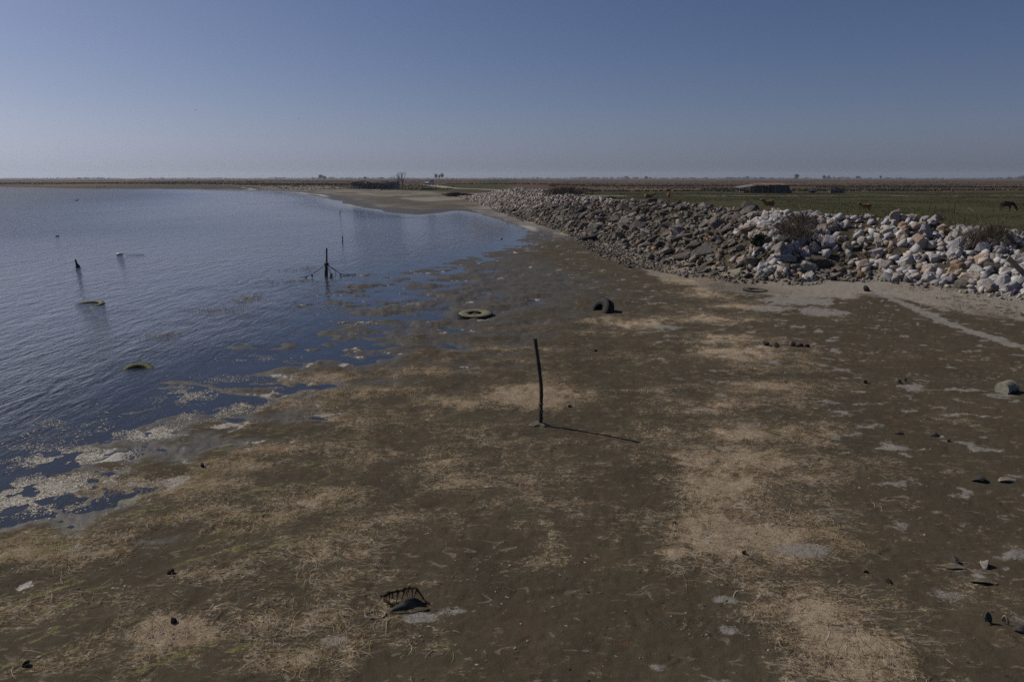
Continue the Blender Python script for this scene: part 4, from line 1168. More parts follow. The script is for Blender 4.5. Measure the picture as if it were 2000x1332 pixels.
# ------------------------------------------------------------------ floating things
def jug(px, py, L, r, label, mat, rz, line=False):
    b = at(px, py, True); t_ = thing('floating_jug', label, 'jug', (b.x, b.y, 0), rz)
    mb = MB(); mb.tube([(-L/2, 0, .02), (-L/2+.02, 0, .02), (L*.25, 0, .03), (L*.38, 0, .04), (L*.45, 0, .045), (L*.52, 0, .045)], [r*.8, r, r, r*.6, r*.3, r*.3], 12); mb.build('body', mat, t_, True)
    mb = MB(); mb.tube([(L*.52, 0, .045), (L*.6, 0, .045)], r*.36, 10); mb.build('cap', can_dark, t_)
    if line:
        mb = MB(); mb.tube([(L*.55, 0, .03), (L*1.2, .1, .01), (L*2.5, .0, .008), (L*4, .15, .006)], .005, 5); mb.build('line', rope_mat, t_)
jug(234, 498, .30, .075, 'grey-white jug float trailing a line on the open water', white_plastic, 0.1, True)
jug(112, 462, .24, .06, 'small tilted cream float far out on the water', cream, 0.9)
b = at(377, 367.5, True); mb = MB(); mb.lump((0, 0, .15), (.75, .4, .3), 10, 8); mb.lump((.4, 0, .35), (.3, .25, .25), 8, 9); solo('dark_buoy', mb, wood_wet, 'dark lump floating off the far shore', 'buoy', (b.x, b.y, 0), 0, None, True)

def skinned(name, V, E_, rad, mat, parent=None, sub=2, color=None):
    me = bpy.data.meshes.new(name); me.from_pydata(V, E_, []); me.update()
    o = link(name, me, mat, parent)
    bm = bmesh.new(); bm.from_mesh(me); lay = bm.verts.layers.skin.verify(); bm.verts.ensure_lookup_table()
    for i, v in enumerate(bm.verts): v[lay].radius = rad[i] if isinstance(rad[i], tuple) else (rad[i], rad[i]); v[lay].use_root = (i == 0)
    bm.to_mesh(me); bm.free()
    md = o.modifiers.new('skin', 'SKIN'); md.use_smooth_shade = True
    sb = o.modifiers.new('smooth', 'SUBSURF'); sb.levels = sub; sb.render_levels = sub
    if color: o.color = (*color, 1)
    return o

t = NT('hide', 0.8); oi = t.info(); tcn = t.obj()
t.base(t.mix(t.math('MULTIPLY', t.step(0.45, 0.65, t.noise(2.2, 4, 0.5, 0.5, tcn)), 0.45), oi.outputs['Color'], t.mix(0.7, oi.outputs['Color'], (0.02,0.015,0.012)))); t.p.inputs['Specular IOR Level'].default_value = 0.2
hide = t.m
def cow_standing(loc, rz, color, label, scale=1.0, graze=True):
    c = thing('cow', label, 'cow', loc, rz, 'cattle in the pasture'); c.scale = (scale,) * 3
    V = [(-.1,0,1.02), (-.55,0,1.10), (-.82,0,1.12), (.38,0,1.04), (.72,0,1.12)]
    rad = [(.33,.38), (.29,.32), (.16,.17), (.30,.37), (.20,.26)]
    E_ = [(0,1),(1,2),(0,3),(3,4)]
    nk = [(1.02,0,.80),(1.20,0,.50),(1.32,0,.24),(1.38,0,.08)] if graze else [(1.0,0,1.30),(1.18,0,1.46),(1.42,0,1.36),(1.56,0,1.26)]
    nr_ = [(.14,.19),(.13,.16),(.10,.12),(.075,.07)]
    p = 4
    for q, r_ in zip(nk, nr_): V.append(q); rad.append(r_); E_.append((p, len(V)-1)); p = len(V)-1
    poll = 6
    for sy in (-1, 1):
        V.append((nk[1][0]-.05, sy*.20, nk[1][2]+.08)); rad.append((.035,.05)); E_.append((poll, len(V)-1))
    for sy in (-1, 1):   # fore legs
        chain = [(.42,sy*.16,.78,.13),(.43,sy*.16,.46,.065),(.41,sy*.16,.14,.048),(.45,sy*.16,.03,.06)]; p = 3
        for (x,y,z,r_) in chain: V.append((x+.04*sy,y,z)); rad.append((r_,r_)); E_.append((p, len(V)-1)); p = len(V)-1
        chain = [(-.60,sy*.17,.82,.16),(-.52,sy*.18,.64,.10),(-.70,sy*.17,.42,.062),(-.66,sy*.17,.14,.046),(-.62,sy*.17,.03,.06)]; p = 1
        for (x,y,z,r_) in chain: V.append((x-.06*sy,y,z)); rad.append((r_,r_)); E_.append((p, len(V)-1)); p = len(V)-1
    for q, r_ in (((-.93,0,1.0),.035),((-.97,0,.7),.022),((-.96,0,.42),.04)):
        V.append(q); rad.append((r_,r_)); E_.append((2 if r_ == .035 else len(V)-2, len(V)-1))
    skinned('body', V, E_, rad, hide, c, 2, color)
    for sy in (-1, 1):
        mb = MB(); x, z = nk[1][0], nk[1][2]; mb.tube([(x-.02, sy*.08, z+.10), (x, sy*.20, z+.17), (x+.06, sy*.22, z+.26)], [.025, .02, .006], 6); mb.build('horn', wood_grey, c, True)
    return c
def cow_lying(loc, rz, color, label, scale=1.0):
    c = thing('cow', label, 'cow', loc, rz, 'cattle in the pasture'); c.scale = (scale,) * 3
    V = [(-.1,0,.42), (-.55,0,.44), (-.82,0,.40), (.38,0,.46), (.70,0,.56), (.92,0,.78), (1.10,0,.90), (1.32,0,.82), (1.44,0,.76)]
    rad = [(.38,.40),(.34,.36),(.18,.2),(.32,.38),(.20,.25),(.14,.18),(.13,.14),(.10,.10),(.075,.07)]
    E_ = [(0,1),(1,2),(0,3),(3,4),(4,5),(5,6),(6,7),(7,8)]
    for sy in (-1, 1):
        V.append((1.03, sy*.2, .98)); rad.append((.035,.05)); E_.append((6, len(V)-1))
        p = 3
        for (x,y,z,r_) in [(.45,sy*.30,.26,.12),(.72,sy*.34,.10,.06),(.46,sy*.36,.06,.05)]: V.append((x,y,z)); rad.append((r_,r_)); E_.append((p, len(V)-1)); p = len(V)-1
        p = 1
        for (x,y,z,r_) in [(-.42,sy*.36,.28,.15),(-.15,sy*.42,.12,.08),(-.42,sy*.46,.06,.05)]: V.append((x,y,z)); rad.append((r_,r_)); E_.append((p, len(V)-1)); p = len(V)-1
    skinned('body', V, E_, rad, hide, c, 2, color)
    for sy in (-1, 1):
        mb = MB(); mb.tube([(1.06, sy*.08, 1.0), (1.08, sy*.2, 1.06), (1.12, sy*.22, 1.14)], [.025, .02, .006], 6); mb.build('horn', wood_grey, c, True)
    return c
def fieldspot(px, py, z=None):
    z = 0.3
    for k in range(5): x, y = flat(px, py, z); z = tz(x, y)
    return Vector((x, y, z))
TAN = (0.21, 0.105, 0.042)
cow_standing(fieldspot(1965, 413), R(-12), (0.050, 0.024, 0.016), 'dark brown cow grazing alone on the pasture at the far right', .8)
cow_lying(fieldspot(1502, 402.5), R(190), TAN, 'ginger cow lying on the grass behind the dark slabs', .95)
cow_standing(fieldspot(1690, 413.5), R(172), TAN, 'ginger calf standing behind the white boulders', .62, False)
cow_standing(fieldspot(1305, 390), R(84), TAN, 'ginger cow seen from behind over the bank', .8, False)
cow_lying(fieldspot(1304, 375), R(20), (0.20, 0.085, 0.03), 'reddish cow lying farther off, above the one seen from behind', 1.0)
cow_lying(fieldspot(1266, 388), R(5), TAN, 'ginger cow whose back shows over the crest, leftmost of the herd', 1.0)

# waterbird on the lagoon and gulls in the air
b = at(150, 393, True)
V = [(0,0,.10), (-.16,0,.11), (-.27,0,.15), (.13,0,.10), (.20,0,.20), (.22,0,.30), (.27,0,.33), (.35,0,.31)]
bd = thing('waterbird', 'black waterbird sitting on the lagoon', 'bird', (b.x, b.y, -0.01), 0.2)
skinned('body', V, [(0,1),(1,2),(0,3),(3,4),(4,5),(5,6),(6,7)], [(.10,.09),(.08,.06),(.03,.015),(.09,.08),(.045,.045),(.035,.035),(.045,.045),(.012,.012)], black, bd, 2)
bd.scale = (1.0,) * 3
gull_mat = simple('grey_feathers', (0.10,0.10,0.105), (0.17,0.17,0.175), 5, 0.8, 0)
def gull(px, py, dist, rz, bank, label):
    r0 = Vector(ray(px, py)).normalized(); p = Vector((0, 0, CAMH)) + r0 * dist
    g = thing('gull', label, 'bird', p, rz, 'gulls in the sky'); g.rotation_euler = (bank, 0, rz)
    skinned('body', [(0,0,0), (.16,0,.01), (.24,0,.03), (.31,0,.02), (-.18,0,0), (-.32,0,0)], [(0,1),(1,2),(2,3),(0,4),(4,5)], [(.07,.07),(.055,.055),(.04,.04),(.01,.01),(.045,.04),(.05,.012)], gull_mat, g, 1)
    for sy in (-1, 1):
        mb = MB(); vs = []
        for (y, xl, xt, z) in [(.04, .10, -.09, .02), (.25, .13, -.07, .10), (.42, .10, -.06, .11), (.62, -.02, -.12, .06), (.74, -.12, -.16, .02)]:
            for dz in (.008, -.008): vs += [(xl, sy*y, z+dz), (xt, sy*y, z+dz)]
        fs = []
        for i in range(4):
            a0 = i*4; fs += [(a0, a0+1, a0+5, a0+4), (a0+2, a0+6, a0+7, a0+3), (a0, a0+4, a0+6, a0+2), (a0+1, a0+3, a0+7, a0+5)]
        fs += [(0, 2, 3, 1), (16, 17, 19, 18)]
        mb.add(vs, fs); mb.build('wing', gull_mat, g)
gull(382, 215, 330, R(20), R(12), 'tiny gull in the sky over the lagoon, the left of two')
gull(583, 232, 330, R(-30), R(-10), 'tiny gull in the sky, right of the other and lower')

# ------------------------------------------------------------------ fishing hut, bare trees, car
HD = 262.0
def hx(px, y=HD): return (px - CX) / FPX * y * 1.012
hb_ = tz(hx(742), HD)
hut = thing('fishing_hut', 'long low shack of dark boards with pale end wall on the far beach', 'hut', (hx(742), HD, hb_))
def L_(px): return hx(px) - hx(742)
m_ = MB(); m_.box((L_(701), -2.5, -.3), (L_(713.2), 2.5, 0.95)); m_.build('lower_wall', cream, hut)
m_ = MB(); m_.box((L_(701)+.03, -2.47, .95), (L_(713)-.03, 2.47, 2.2)); m_.build('wall', tar, hut)
m_ = MB(); m_.box((L_(715), -2.5, -.3), (L_(718), 2.3, .8)); m_.build('lower_wall', cream, hut)
m_ = MB(); m_.box((L_(718.1), -2.45, -.3), (L_(741), 2.4, 1.75)); m_.build('wall', tar, hut)
m_ = MB(); m_.box((L_(741.1), -2.40, -.3), (L_(765), 2.35, 1.95)); m_.build('wall', tar, hut)
m_ = MB(); m_.box((L_(765.1), -2.55, -.3), (L_(785.5), 2.4, 2.25)); m_.build('wall', blue_board, hut)
for (a, b2, za, zb, mt) in [(699.5, 724.2, 2.15, 2.75, tar), (724.4, 742, 2.75, 2.02, rust), (741.5, 765, 2.0, 2.45, rust), (764.5, 787, 2.5, 2.3, tar)]:
    m_ = MB(); m_.add([(L_(a), -3.0, za), (L_(b2), -3.0, zb), (L_(b2), 2.9, zb), (L_(a), 2.9, za), (L_(a), -3.0, za+.12), (L_(b2), -3.0, zb+.12), (L_(b2), 2.9, zb+.12), (L_(a), 2.9, za+.12)], [(3,2,1,0),(4,5,6,7),(0,1,5,4),(1,2,6,5),(2,3,7,6),(3,0,4,7)]); m_.build('roof_sheet', mt, hut)
for (a, b2, z0, z1, z2, mt) in [(713.5, 724, 1.76, 2.2, 2.6, blue_board), (728, 741, 1.77, 2.55, 2.0, blue_board)]:
    m_ = MB(); m_.add([(L_(a), -2.48, z0), (L_(b2), -2.48, z0), (L_(b2), -2.48, z2), (L_(a), -2.48, z1), (L_(a), -2.3, z0), (L_(b2), -2.3, z0), (L_(b2), -2.3, z2), (L_(a), -2.3, z1)], [(0,1,2,3),(7,6,5,4),(0,4,5,1),(1,5,6,2),(2,6,7,3),(3,7,4,0)]); m_.build('gable_panel', mt, hut)
m_ = MB(); m_.box((L_(772.5), -2.62, .35), (L_(779), -2.54, 1.75)); m_.build('window', black, hut)
m_ = MB(); m_.box((L_(766), -2.60, -.2), (L_(770), -2.53, 1.7)); m_.build('door', tar, hut)
for k, px in enumerate(np.arange(719.5, 764, 3.1)):
    m_ = MB(); m_.box((L_(px), -2.56, -.2), (L_(px + random.uniform(1.0, 2.4)), -2.47, random.uniform(1.2, 1.7))); m_.build('board', tar if k % 3 else blue_board, hut)
for px in (700, 713.8, 724.3, 741.2):
    m_ = MB(); m_.beam((L_(px), -2.9, -.3), (L_(px), -2.9, 2.1), .16, .16); m_.build('post', wood_dark, hut)

def bare_tree(name, label, loc, height, seed, lean=(0, 0), mat=bark):
    r_ = random.Random(seed); t_ = thing(name, label, 'tree', loc)
    trunk = MB(); limbs = []
    th_ = height * .42
    pts = [Vector((lean[0]*u*th_ + .06*math.sin(4*u+seed), lean[1]*u*th_, u*th_ - .3*(u == 0))) for u in (0, .25, .5, .75, 1)]
    trunk.tube(pts, [height*.032, height*.028, height*.026, height*.024, height*.022], 9, True, .05); trunk.build('trunk', mat, t_, True)
    crown = MB()
    def grow(p, d, L, r, depth):
        q = [p]; dd = d.copy()
        for k in range(3):
            dd = (dd + Vector((r_.uniform(-.22, .22), r_.uniform(-.22, .22), r_.uniform(-.02, .2)))).normalized(); q.append(q[-1] + dd * L / 3)
        crown.tube(q, [r*1.5, r*1.35, r*1.15, r*.95], 5, True)
        if depth == 0: return
        for k in range(r_.choice((2, 2, 3))):
            nd = (dd + Vector((r_.uniform(-.75, .75), r_.uniform(-.75, .75), r_.uniform(-.05, .5)))).normalized()
            grow(q[r_.choice((2, 3, 3))], nd, L * r_.uniform(.6, .8), r * .55, depth - 1)
    top_ = pts[-1]
    for k in range(4):
        a = k * 1.57 + r_.uniform(-.4, .4); grow(top_ - Vector((0, 0, r_.uniform(0, th_*.2))), Vector((math.cos(a)*.7, math.sin(a)*.7, r_.uniform(.7, 1.2))).normalized(), height*.26, height*.014, 3)
    crown.build('branches', mat, t_)
    return t_
bare_tree('bare_tree', 'leafless tree behind the shack, the left and lower of two', (hx(785.5, 266), 266, tz(hx(785.5, 266), 266)), 5.0, 4, (-.05, 0))
bare_tree('bare_tree', 'taller leafless tree at the right end of the shack', (hx(792.5, 265), 265, tz(hx(792.5, 265), 265)), 6.0, 11, (.06, 0))

# white off-road car on the track
car_y = 300.0; car_x = hx(843, car_y) + .2
car = thing('parked_car', 'white off-road car standing on the dirt road beyond the beach', 'car', (car_x, car_y, tz(car_x, car_y) + .12), R(-118))
white_paint = simple('white_paint', (0.62,0.62,0.62), (0.68,0.68,0.68), 2, 0.3, 0)
glass = simple('dark_glass', (0.012,0.014,0.017), (0.02,0.022,0.026), 2, 0.12, 0)
lamp = simple('lamp_glass', (0.5,0.5,0.48), (0.6,0.6,0.58), 4, 0.2, 0)
prof = [(-2.2,.45),(-2.25,.95),(-2.1,1.12),(-1.95,1.78),(-1.7,1.86),(.35,1.84),(1.0,1.15),(2.0,1.02),(2.2,.85),(2.2,.45)]
def extr(mb, prof, w, inset=None):
    n = len(prof); vs = []
    for sy in (-1, 1):
        for (x, z) in prof:
            ww = w - (inset * max(0, z - 1.1) if inset else 0); vs.append((x, sy*ww, z))
    fs = [tuple(range(n))[::-1], tuple(range(n, 2*n))] + [(i, (i+1) % n, n+(i+1) % n, n+i) for i in range(n)]
    mb.add(vs, fs); return mb
o = extr(MB(), prof, .92, .18).build('body', white_paint, car); o.modifiers.new('bevel', 'BEVEL').width = .06
for sy in (-1, 1):
    m_ = MB(); m_.add([(-1.85, sy*.915, 1.2), (.80, sy*.915, 1.2), (.30, sy*.80, 1.76), (-1.75, sy*.80, 1.76), (-1.85, sy*.935, 1.2), (.80, sy*.935, 1.2), (.30, sy*.83, 1.76), (-1.75, sy*.83, 1.76)], [(0,1,2,3),(7,6,5,4),(0,4,5,1),(1,5,6,2),(2,6,7,3),(3,7,4,0)]); m_.build('side_window', glass, car)
    m_ = MB(); m_.box((2.16, sy*.62-.14, .78), (2.235, sy*.62+.14, .94)); m_.build('headlight', lamp, car)
    m_ = MB(); m_.box((.72, sy*1.0-.1, 1.12), (.86, sy*1.0+.1, 1.30)); m_.build('mirror', rubber, car)
    for wx in (-1.35, 1.4):
        w_ = bpy.data.objects.new('wheel', None); COL.objects.link(w_); w_.parent = car; w_.location = (wx, sy*.80, .38)
        m_ = MB(); m_.tube([(0, -.12, 0), (0, -.1, 0), (0, .1, 0), (0, .12, 0)], [.33, .38, .38, .33], 18); m_.build('tyre', rubber, w_, False)
        m_ = MB(); m_.tube([(0, -.128, 0), (0, .128, 0)], .21, 14); m_.build('rim', zinc, w_)
m_ = MB(); m_.add([(.98, -.80, 1.2), (.98, .80, 1.2), (.42, .72, 1.78), (.42, -.72, 1.78), (1.02, -.80, 1.2), (1.02, .80, 1.2), (.46, .72, 1.79), (.46, -.72, 1.79)], [(0,1,2,3),(7,6,5,4),(0,4,5,1),(1,5,6,2),(2,6,7,3),(3,7,4,0)]); m_.build('windscreen', glass, car)
m_ = MB(); m_.box((2.18, -.44, .70), (2.24, .44, .92)); m_.build('grille', rubber, car)
m_ = MB(); m_.box((2.1, -.93, .42), (2.30, .93, .62)); m_.build('bumper', rubber, car)
m_ = MB(); m_.box((-1.75, -.72, 1.88), (.1, -.66, 1.95)); m_.box((-1.75, .66, 1.88), (.1, .72, 1.95)); m_.build('roof_rail', rubber, car)

# ------------------------------------------------------------------ cattle shed and scrap on the pasture
SD = 188.0
def sx(px, y=SD): return (px - CX) / FPX * y * 1.008
sb_ = tz(sx(1473), SD)
shed = thing('cattle_shed', 'tumbledown open cattle shed with rusty tin roof on the pasture', 'shed', (sx(1473), SD, sb_))
def S_(px): return sx(px) - sx(1473)
for k, px in enumerate((1458, 1470, 1482, 1494, 1519)):
    for yy in (-2.2, 2.2):
        m_ = MB(); m_.beam((S_(px), yy, -.2), (S_(px)+.05, yy, 2.05), .16, .16); m_.build('post', wood_grey if k % 2 else wood_dark, shed)
m_ = MB(); m_.box((S_(1494), -2.1, 0), (S_(1519), 2.1, 1.95)); m_.build('wall', tar, shed)  # dark interior of the open bay, its shade put in as a solid box
m_ = MB(); m_.box((S_(1458.5), 2.05, 0), (S_(1493.8), 2.15, 1.6)); m_.build('back_wall', wood_grey, shed)
edges_ = np.linspace(1457, 1520, 8)
for k in range(7):
    mt = [rust, rust, zinc, rust, rust, zinc, rust][k]
    a, b2 = S_(edges_[k]) + .01, S_(edges_[k+1]) - .01; dz = random.uniform(-.04, .04)
    m_ = MB(); m_.add([(a, -2.7, 1.98+dz), (b2, -2.7, 2.0+dz), (b2, 2.6, 2.35+dz), (a, 2.6, 2.33+dz), (a, -2.7, 2.02+dz), (b2, -2.7, 2.04+dz), (b2, 2.6, 2.39+dz), (a, 2.6, 2.37+dz)], [(3,2,1,0),(4,5,6,7),(0,1,5,4),(1,2,6,5),(2,3,7,6),(3,0,4,7)]); m_.build('roof_sheet', mt, shed)
m_ = MB(); m_.add([(S_(1426), -2.4, 1.25), (S_(1463), -2.4, 1.95), (S_(1463), 2.2, 2.15), (S_(1426), 2.2, 1.5), (S_(1426), -2.4, 1.3), (S_(1463), -2.4, 2.0), (S_(1463), 2.2, 2.2), (S_(1426), 2.2, 1.55)], [(3,2,1,0),(4,5,6,7),(0,1,5,4),(1,2,6,5),(2,3,7,6),(3,0,4,7)]); m_.build('lean_to_roof', zinc, shed)
for px in (1428, 1440, 1453):
    m_ = MB(); m_.beam((S_(px), -2.3, -.2), (S_(px)-.1, -2.3, 1.3+(px-1428)*.02), .18, .14); m_.build('post', wood_grey, shed)
m_ = MB(); m_.beam((S_(1427), -2.35, 1.0), (S_(1456), -2.35, 1.15), .1, .14); m_.build('rail', wood_grey, shed)
cow_lying(Vector((sx(1445), SD - .6, tz(sx(1445), SD - .6))), R(185), TAN, 'ginger cow lying in the shade of the cattle shed', .9)

def rails(name, label, px0, px1, y, n, h, mat, group=None, lean=0.0, cat='fence'):
    x0, x1 = sx(px0, y), sx(px1, y); g = thing(name, label, cat, (x0, y, tz(x0, y)), 0, group)
    for k in range(n):
        x = (x1-x0)*k/(n-1); m_ = MB(); m_.beam((x, 0, -.2), (x+random.uniform(-.1, .1)+lean, 0, h*random.uniform(.85, 1.1)), .12, .12); m_.build('post', mat, g)
    for zz_ in (.45, .85):
        m_ = MB(); m_.beam((0, .07, h*zz_), (x1-x0, .07, h*zz_*random.uniform(.8, 1.1)), .07, .1); m_.build('rail', mat, g)
    return g
rails('pole_fence', 'low grey pole fence left of the cattle shed', 1400, 1426, 184, 4, .9, wood_grey)
rails('cattle_pen', 'dark pen with a slanting top rail right of the shed', 1606, 1632, 186, 3, 1.2, wood_dark)
g = thing('leaning_pole', 'long pale pole leaning down at the left end of the pole fence', 'pole', (sx(1386, 183), 183, tz(sx(1386, 183), 183)))
m_ = MB(); m_.tube([(-.3, 0, .95), (.8, 0, .45), (2.0, 0, .02)], .05, 6); m_.build('shaft', wood_grey, g)
x = sx(1619, 185.5); o = MB(); o.box((sx(1606, 185.5)-x, 0, 0), (sx(1631, 185.5)-x, 1.6, .75)); o.beam((sx(1608, 185.5)-x, .1, 1.45), (sx(1633, 185.5)-x, .1, .95), .12, .12); o.beam((sx(1608, 185.5)-x, .1, 0), (sx(1608.5, 185.5)-x, .1, 1.5), .13, .13)
solo('feed_trough', o, tar, 'dark boxed feed trough inside the pen', 'trough', (x, 185.7, tz(x, 185.7)))
x = sx(1572, 186); mb = MB()
for k in range(12): mb.lump((random.uniform(-1.1, 1.1), random.uniform(-.5, .5), random.uniform(.2, .7)), (random.uniform(.25, .55), .4, random.uniform(.2, .4)), 8, k)
for k in range(9): mb.beam((random.uniform(-1, 1), random.uniform(-.3, .3), .2), (random.uniform(-1.4, 1.4), random.uniform(-.3, .3), random.uniform(.5, 1.2)), .06, .06)
solo('scrap_heap', mb, tar, 'dark heap of scrap between the shed and the pen', 'heap', (x, 186, tz(x, 186)))
x = sx(1528, 186); mb = MB(); mb.lump((0, 0, .3), (.4, .4, .4), 9, 1); mb.lump((.3, .1, .2), (.3, .3, .25), 9, 2); solo('dark_heap', mb, tar, 'small dark heap just right of the shed', 'heap', (x, 186, tz(x, 186)))
x = sx(1534, 184); mb = MB(); mb.beam((-.6, 0, .75), (.6, 0, .05), .12, .05); solo('leaning_plank', mb, wood_grey, 'pale plank propped beside the shed', 'plank', (x, 184, tz(x, 184)))
x = sx(1543, 184); mb = MB(); mb.tube([(0, 0, -.2), (.02, 0, .6), (0, 0, 1.05)], [.13, .12, .11], 8); solo('gate_post', mb, simple('ochre_wood', (0.16,0.10,0.05), (0.24,0.16,0.08), 6), 'thick ochre post standing right of the shed', 'post', (x, 184, tz(x, 184)))

# fence posts in the pasture
for (px, py, h, lab) in [(1677, 408, .75, 'thin fence post just left of the standing ginger calf'), (1716, 410, .7, 'leaning thin fence post right of the ginger calf'), (1814, 414, .8, 'first fence post of the short row over the white boulders'), (1825, 415, .7, 'second fence post of the short row over the white boulders'), (1838, 415, .6, 'lowest fence post, in the middle of the short row'), (1852, 415, .8, 'fence post beside the tallest one in the short row'), (1863, 415.5, 1.0, 'tallest fence post, right end of the short row'), (1940, 414, .6, 'fence post nearest the dark grazing cow'), (1363, 382, .9, 'lone fence post in the pasture left of the leaning pole')]:
    b = fieldspot(px, py); t_ = thing('fence_post', lab, 'post', b, 0, 'fence posts in the pasture')
    m_ = MB(); m_.tube([(0, 0, -.2), (random.uniform(-.03, .03), 0, h*.5), (random.uniform(-.08, .08), 0, h)], [.045, .04, .035], 6); m_.build('shaft', wood_dark, t_)
for k, (px, py, L, rz, el, lab) in enumerate([(1888, 412, .8, .4, .5, 'bleached stick, left of three on the grass near the dark cow'), (1903, 413, .7, 2.2, .8, 'bleached stick pointing up between two others on the grass'), (1914, 413, 1.2, -.1, .25, 'longest bleached branch on the grass near the dark cow')]):
    b = fieldspot(px, py); mb = MB(); mb.tube([(0, 0, 0), (L*.5*math.cos(rz), L*.5*math.sin(rz), L*.3*el), (L*math.cos(rz), L*math.sin(rz), L*.7*el)], [.05, .045, .03], 6); solo('bleached_branch', mb, wood_grey, lab, 'branch', b)

# ------------------------------------------------------------------ bushes on the bank and plain
t = NT('leafage', 0.85); t.base(t.attr('Col').outputs['Color']); t.p.inputs['Specular IOR Level'].default_value = 0.15
leaf_mat = t.m
def bush(name, label, b, rx, rz, n, cols, twig_len, tw, cat='bush', group=None, leafy=0.0, seed=1):
    g = thing(name, label, cat, b, 0, group); r_ = np.random.RandomState(seed)
    P = np.stack([r_.randn(n)*rx*.42, r_.randn(n)*rx*.42, np.abs(r_.randn(n))*rz*.30], 1)
    P[:, 2] *= np.exp(-(P[:, 0]**2 + P[:, 1]**2) / (rx*rx))
    tag(blades('twigs', P, twig_len, tw, pick(cols, .25), .7, leaf_mat, None, g), kind='stuff')
    mb = MB()
    for k in range(9):
        a = random.uniform(0, 6.28); e = Vector((math.cos(a)*rx*.55, math.sin(a)*rx*.55, rz*random.uniform(.5, .9)))
        mb.tube([(0, 0, -.1), tuple(e*.5 + Vector((0, 0, .05))), tuple(e)], [.02, .014, .006], 5)
    mb.build('stems', bark, g)
    if leafy:
        n2 = int(n*leafy); P = np.stack([r_.randn(n2)*rx*.40, r_.randn(n2)*rx*.40, rz*r_.rand(n2)*.9], 1)
        tag(blades('leaves', P, .10, .09, pick([(0.030,0.048,0.014),(0.045,0.066,0.02),(0.02,0.032,0.01)], .2), 1.0, leaf_mat, None, g), kind='stuff')
    return g
DRY = [(0.22,0.175,0.13), (0.17,0.136,0.10), (0.26,0.21,0.155), (0.13,0.105,0.08)]
b = bank_hit(1540, 462); bush('dry_bush', 'broad tangle of dead brown twigs where dark and pale rocks meet', b, 1.4, .8, 3000, DRY, .26, .014, seed=2)
b = bank_hit(1562, 440); bush('dry_bush', 'dead brown bush higher on the slope beside the white crowning block', b, 1.0, .65, 1700, DRY, .25, .014, seed=3)
b = bank_hit(1484, 480); bush('green_shrub', 'small dark green shrub low on the rubble', b, .28, .42, 260, [(0.03,0.045,0.015)], .25, .03, 'shrub', None, 3.0, 4)
b = bank_hit(1752, 430); bush('dry_weed', 'dry stalks between boulders, left of the white crest stones', b, .45, .7, 300, DRY, .5, .015, 'weed', None, 0, 5)
b = bank_hit(1905, 480); bush('dry_weed', 'wispy dry stalks over the tall white wedge boulder', b, .8, .8, 500, DRY, .6, .012, 'weed', None, 0, 6)
b = bank_hit(1945, 470); bush('dry_weed', 'brown dry weed at the right end of the upper bank', b, .6, .8, 420, DRY, .5, .015, 'weed', None, 0, 7)
b = bank_hit(1830, 430); bush('dry_weed', 'dry twiggy weed on the crest above the ochre boulder', b, .7, .6, 420, DRY, .4, .015, 'weed', None, 0, 8)
b = bank_hit(1460, 418); bush('grass_tuft', 'bright green tuft on the crest of the dark slabs', b, .7, .25, 420, [(0.05,0.075,0.02),(0.07,0.095,0.03)], .22, .04, 'grass', None, 0, 9)
b = bank_hit(1345, 412); bush('grass_tuft', 'green patch among dark slabs left of the ochre slab', b, .7, .2, 380, [(0.05,0.07,0.02),(0.06,0.085,0.025)], .2, .04, 'grass', None, 0, 10)
b = bank_hit(1195, 388); bush('grass_tuft', 'green tuft on the far dark crest', b, .8, .25, 300, [(0.045,0.065,0.02)], .25, .06, 'grass', None, 0, 12)
b = bank_hit(1105, 380); bush('dry_bush', 'brown scrub on the crest where pinkish rocks end', b, 2.2, .8, 1200, DRY, .5, .06, seed=13)
for (px, py, rx, lab) in [(905, 384, 3.2, 'dark scrub at the far foot of the stone bank'), (890, 381, 2.8, 'dark scrub clump left of the bank end'), (838, 371, 2.4, 'dark mound of brush on the sand below the car'), (1143, 371, 1.5, 'small dark bush in the marsh beyond the bank'), (1080, 367, 1.2, 'dark bush behind the far pinkish rocks'), (1000, 364, 1.6, 'dark bush behind the top of the far bank')]:
    b = fieldspot(px, py); bush('dark_bush', lab, b, rx, rx*.22, 1600, [(0.05,0.043,0.03),(0.07,0.058,0.04),(0.05,0.052,0.03)], .22, .12, seed=px)

# distant trees one can tell apart
def far_tree(px, dist, hpx, wpx, label, base=350.5, group='distant trees on the plain'):
    x = (px - CX) / FPX * dist; s = FPX / dist; h = hpx / s; w = wpx / s
    t_ = thing('distant_tree', label, 'tree', (x, dist, tz(x, dist)), 0, group)
    H0 = h + 1.2
    m_ = MB(); m_.tube([(0, 0, -.3), (.05*h, 0, H0*.4), (0, 0, H0*.75)], [w*.06, w*.045, w*.02], 7)
    for k in range(4): a = k*1.6; m_.tube([(0, 0, H0*.35), (w*.3*math.cos(a), w*.3*math.sin(a), H0*.7)], [w*.03, w*.012], 5)
    m_.build('trunk', bark, t_)
    r_ = np.random.RandomState(int(px)); n = 420
    d = r_.randn(n, 3); d /= np.linalg.norm(d, axis=1)[:, None]; rad = r_.rand(n)**.45
    P = d * rad[:, None] * [w*.5, w*.5, H0*.36] * (1 + .25*np.sin(5*d[:, :1]*2+px)) + [0, 0, H0*.62]
    blades('crown', P, h*.10, w*.12, pick([(0.05,0.055,0.035),(0.07,0.065,0.045),(0.04,0.042,0.03)]), .8, leaf_mat, None, t_)
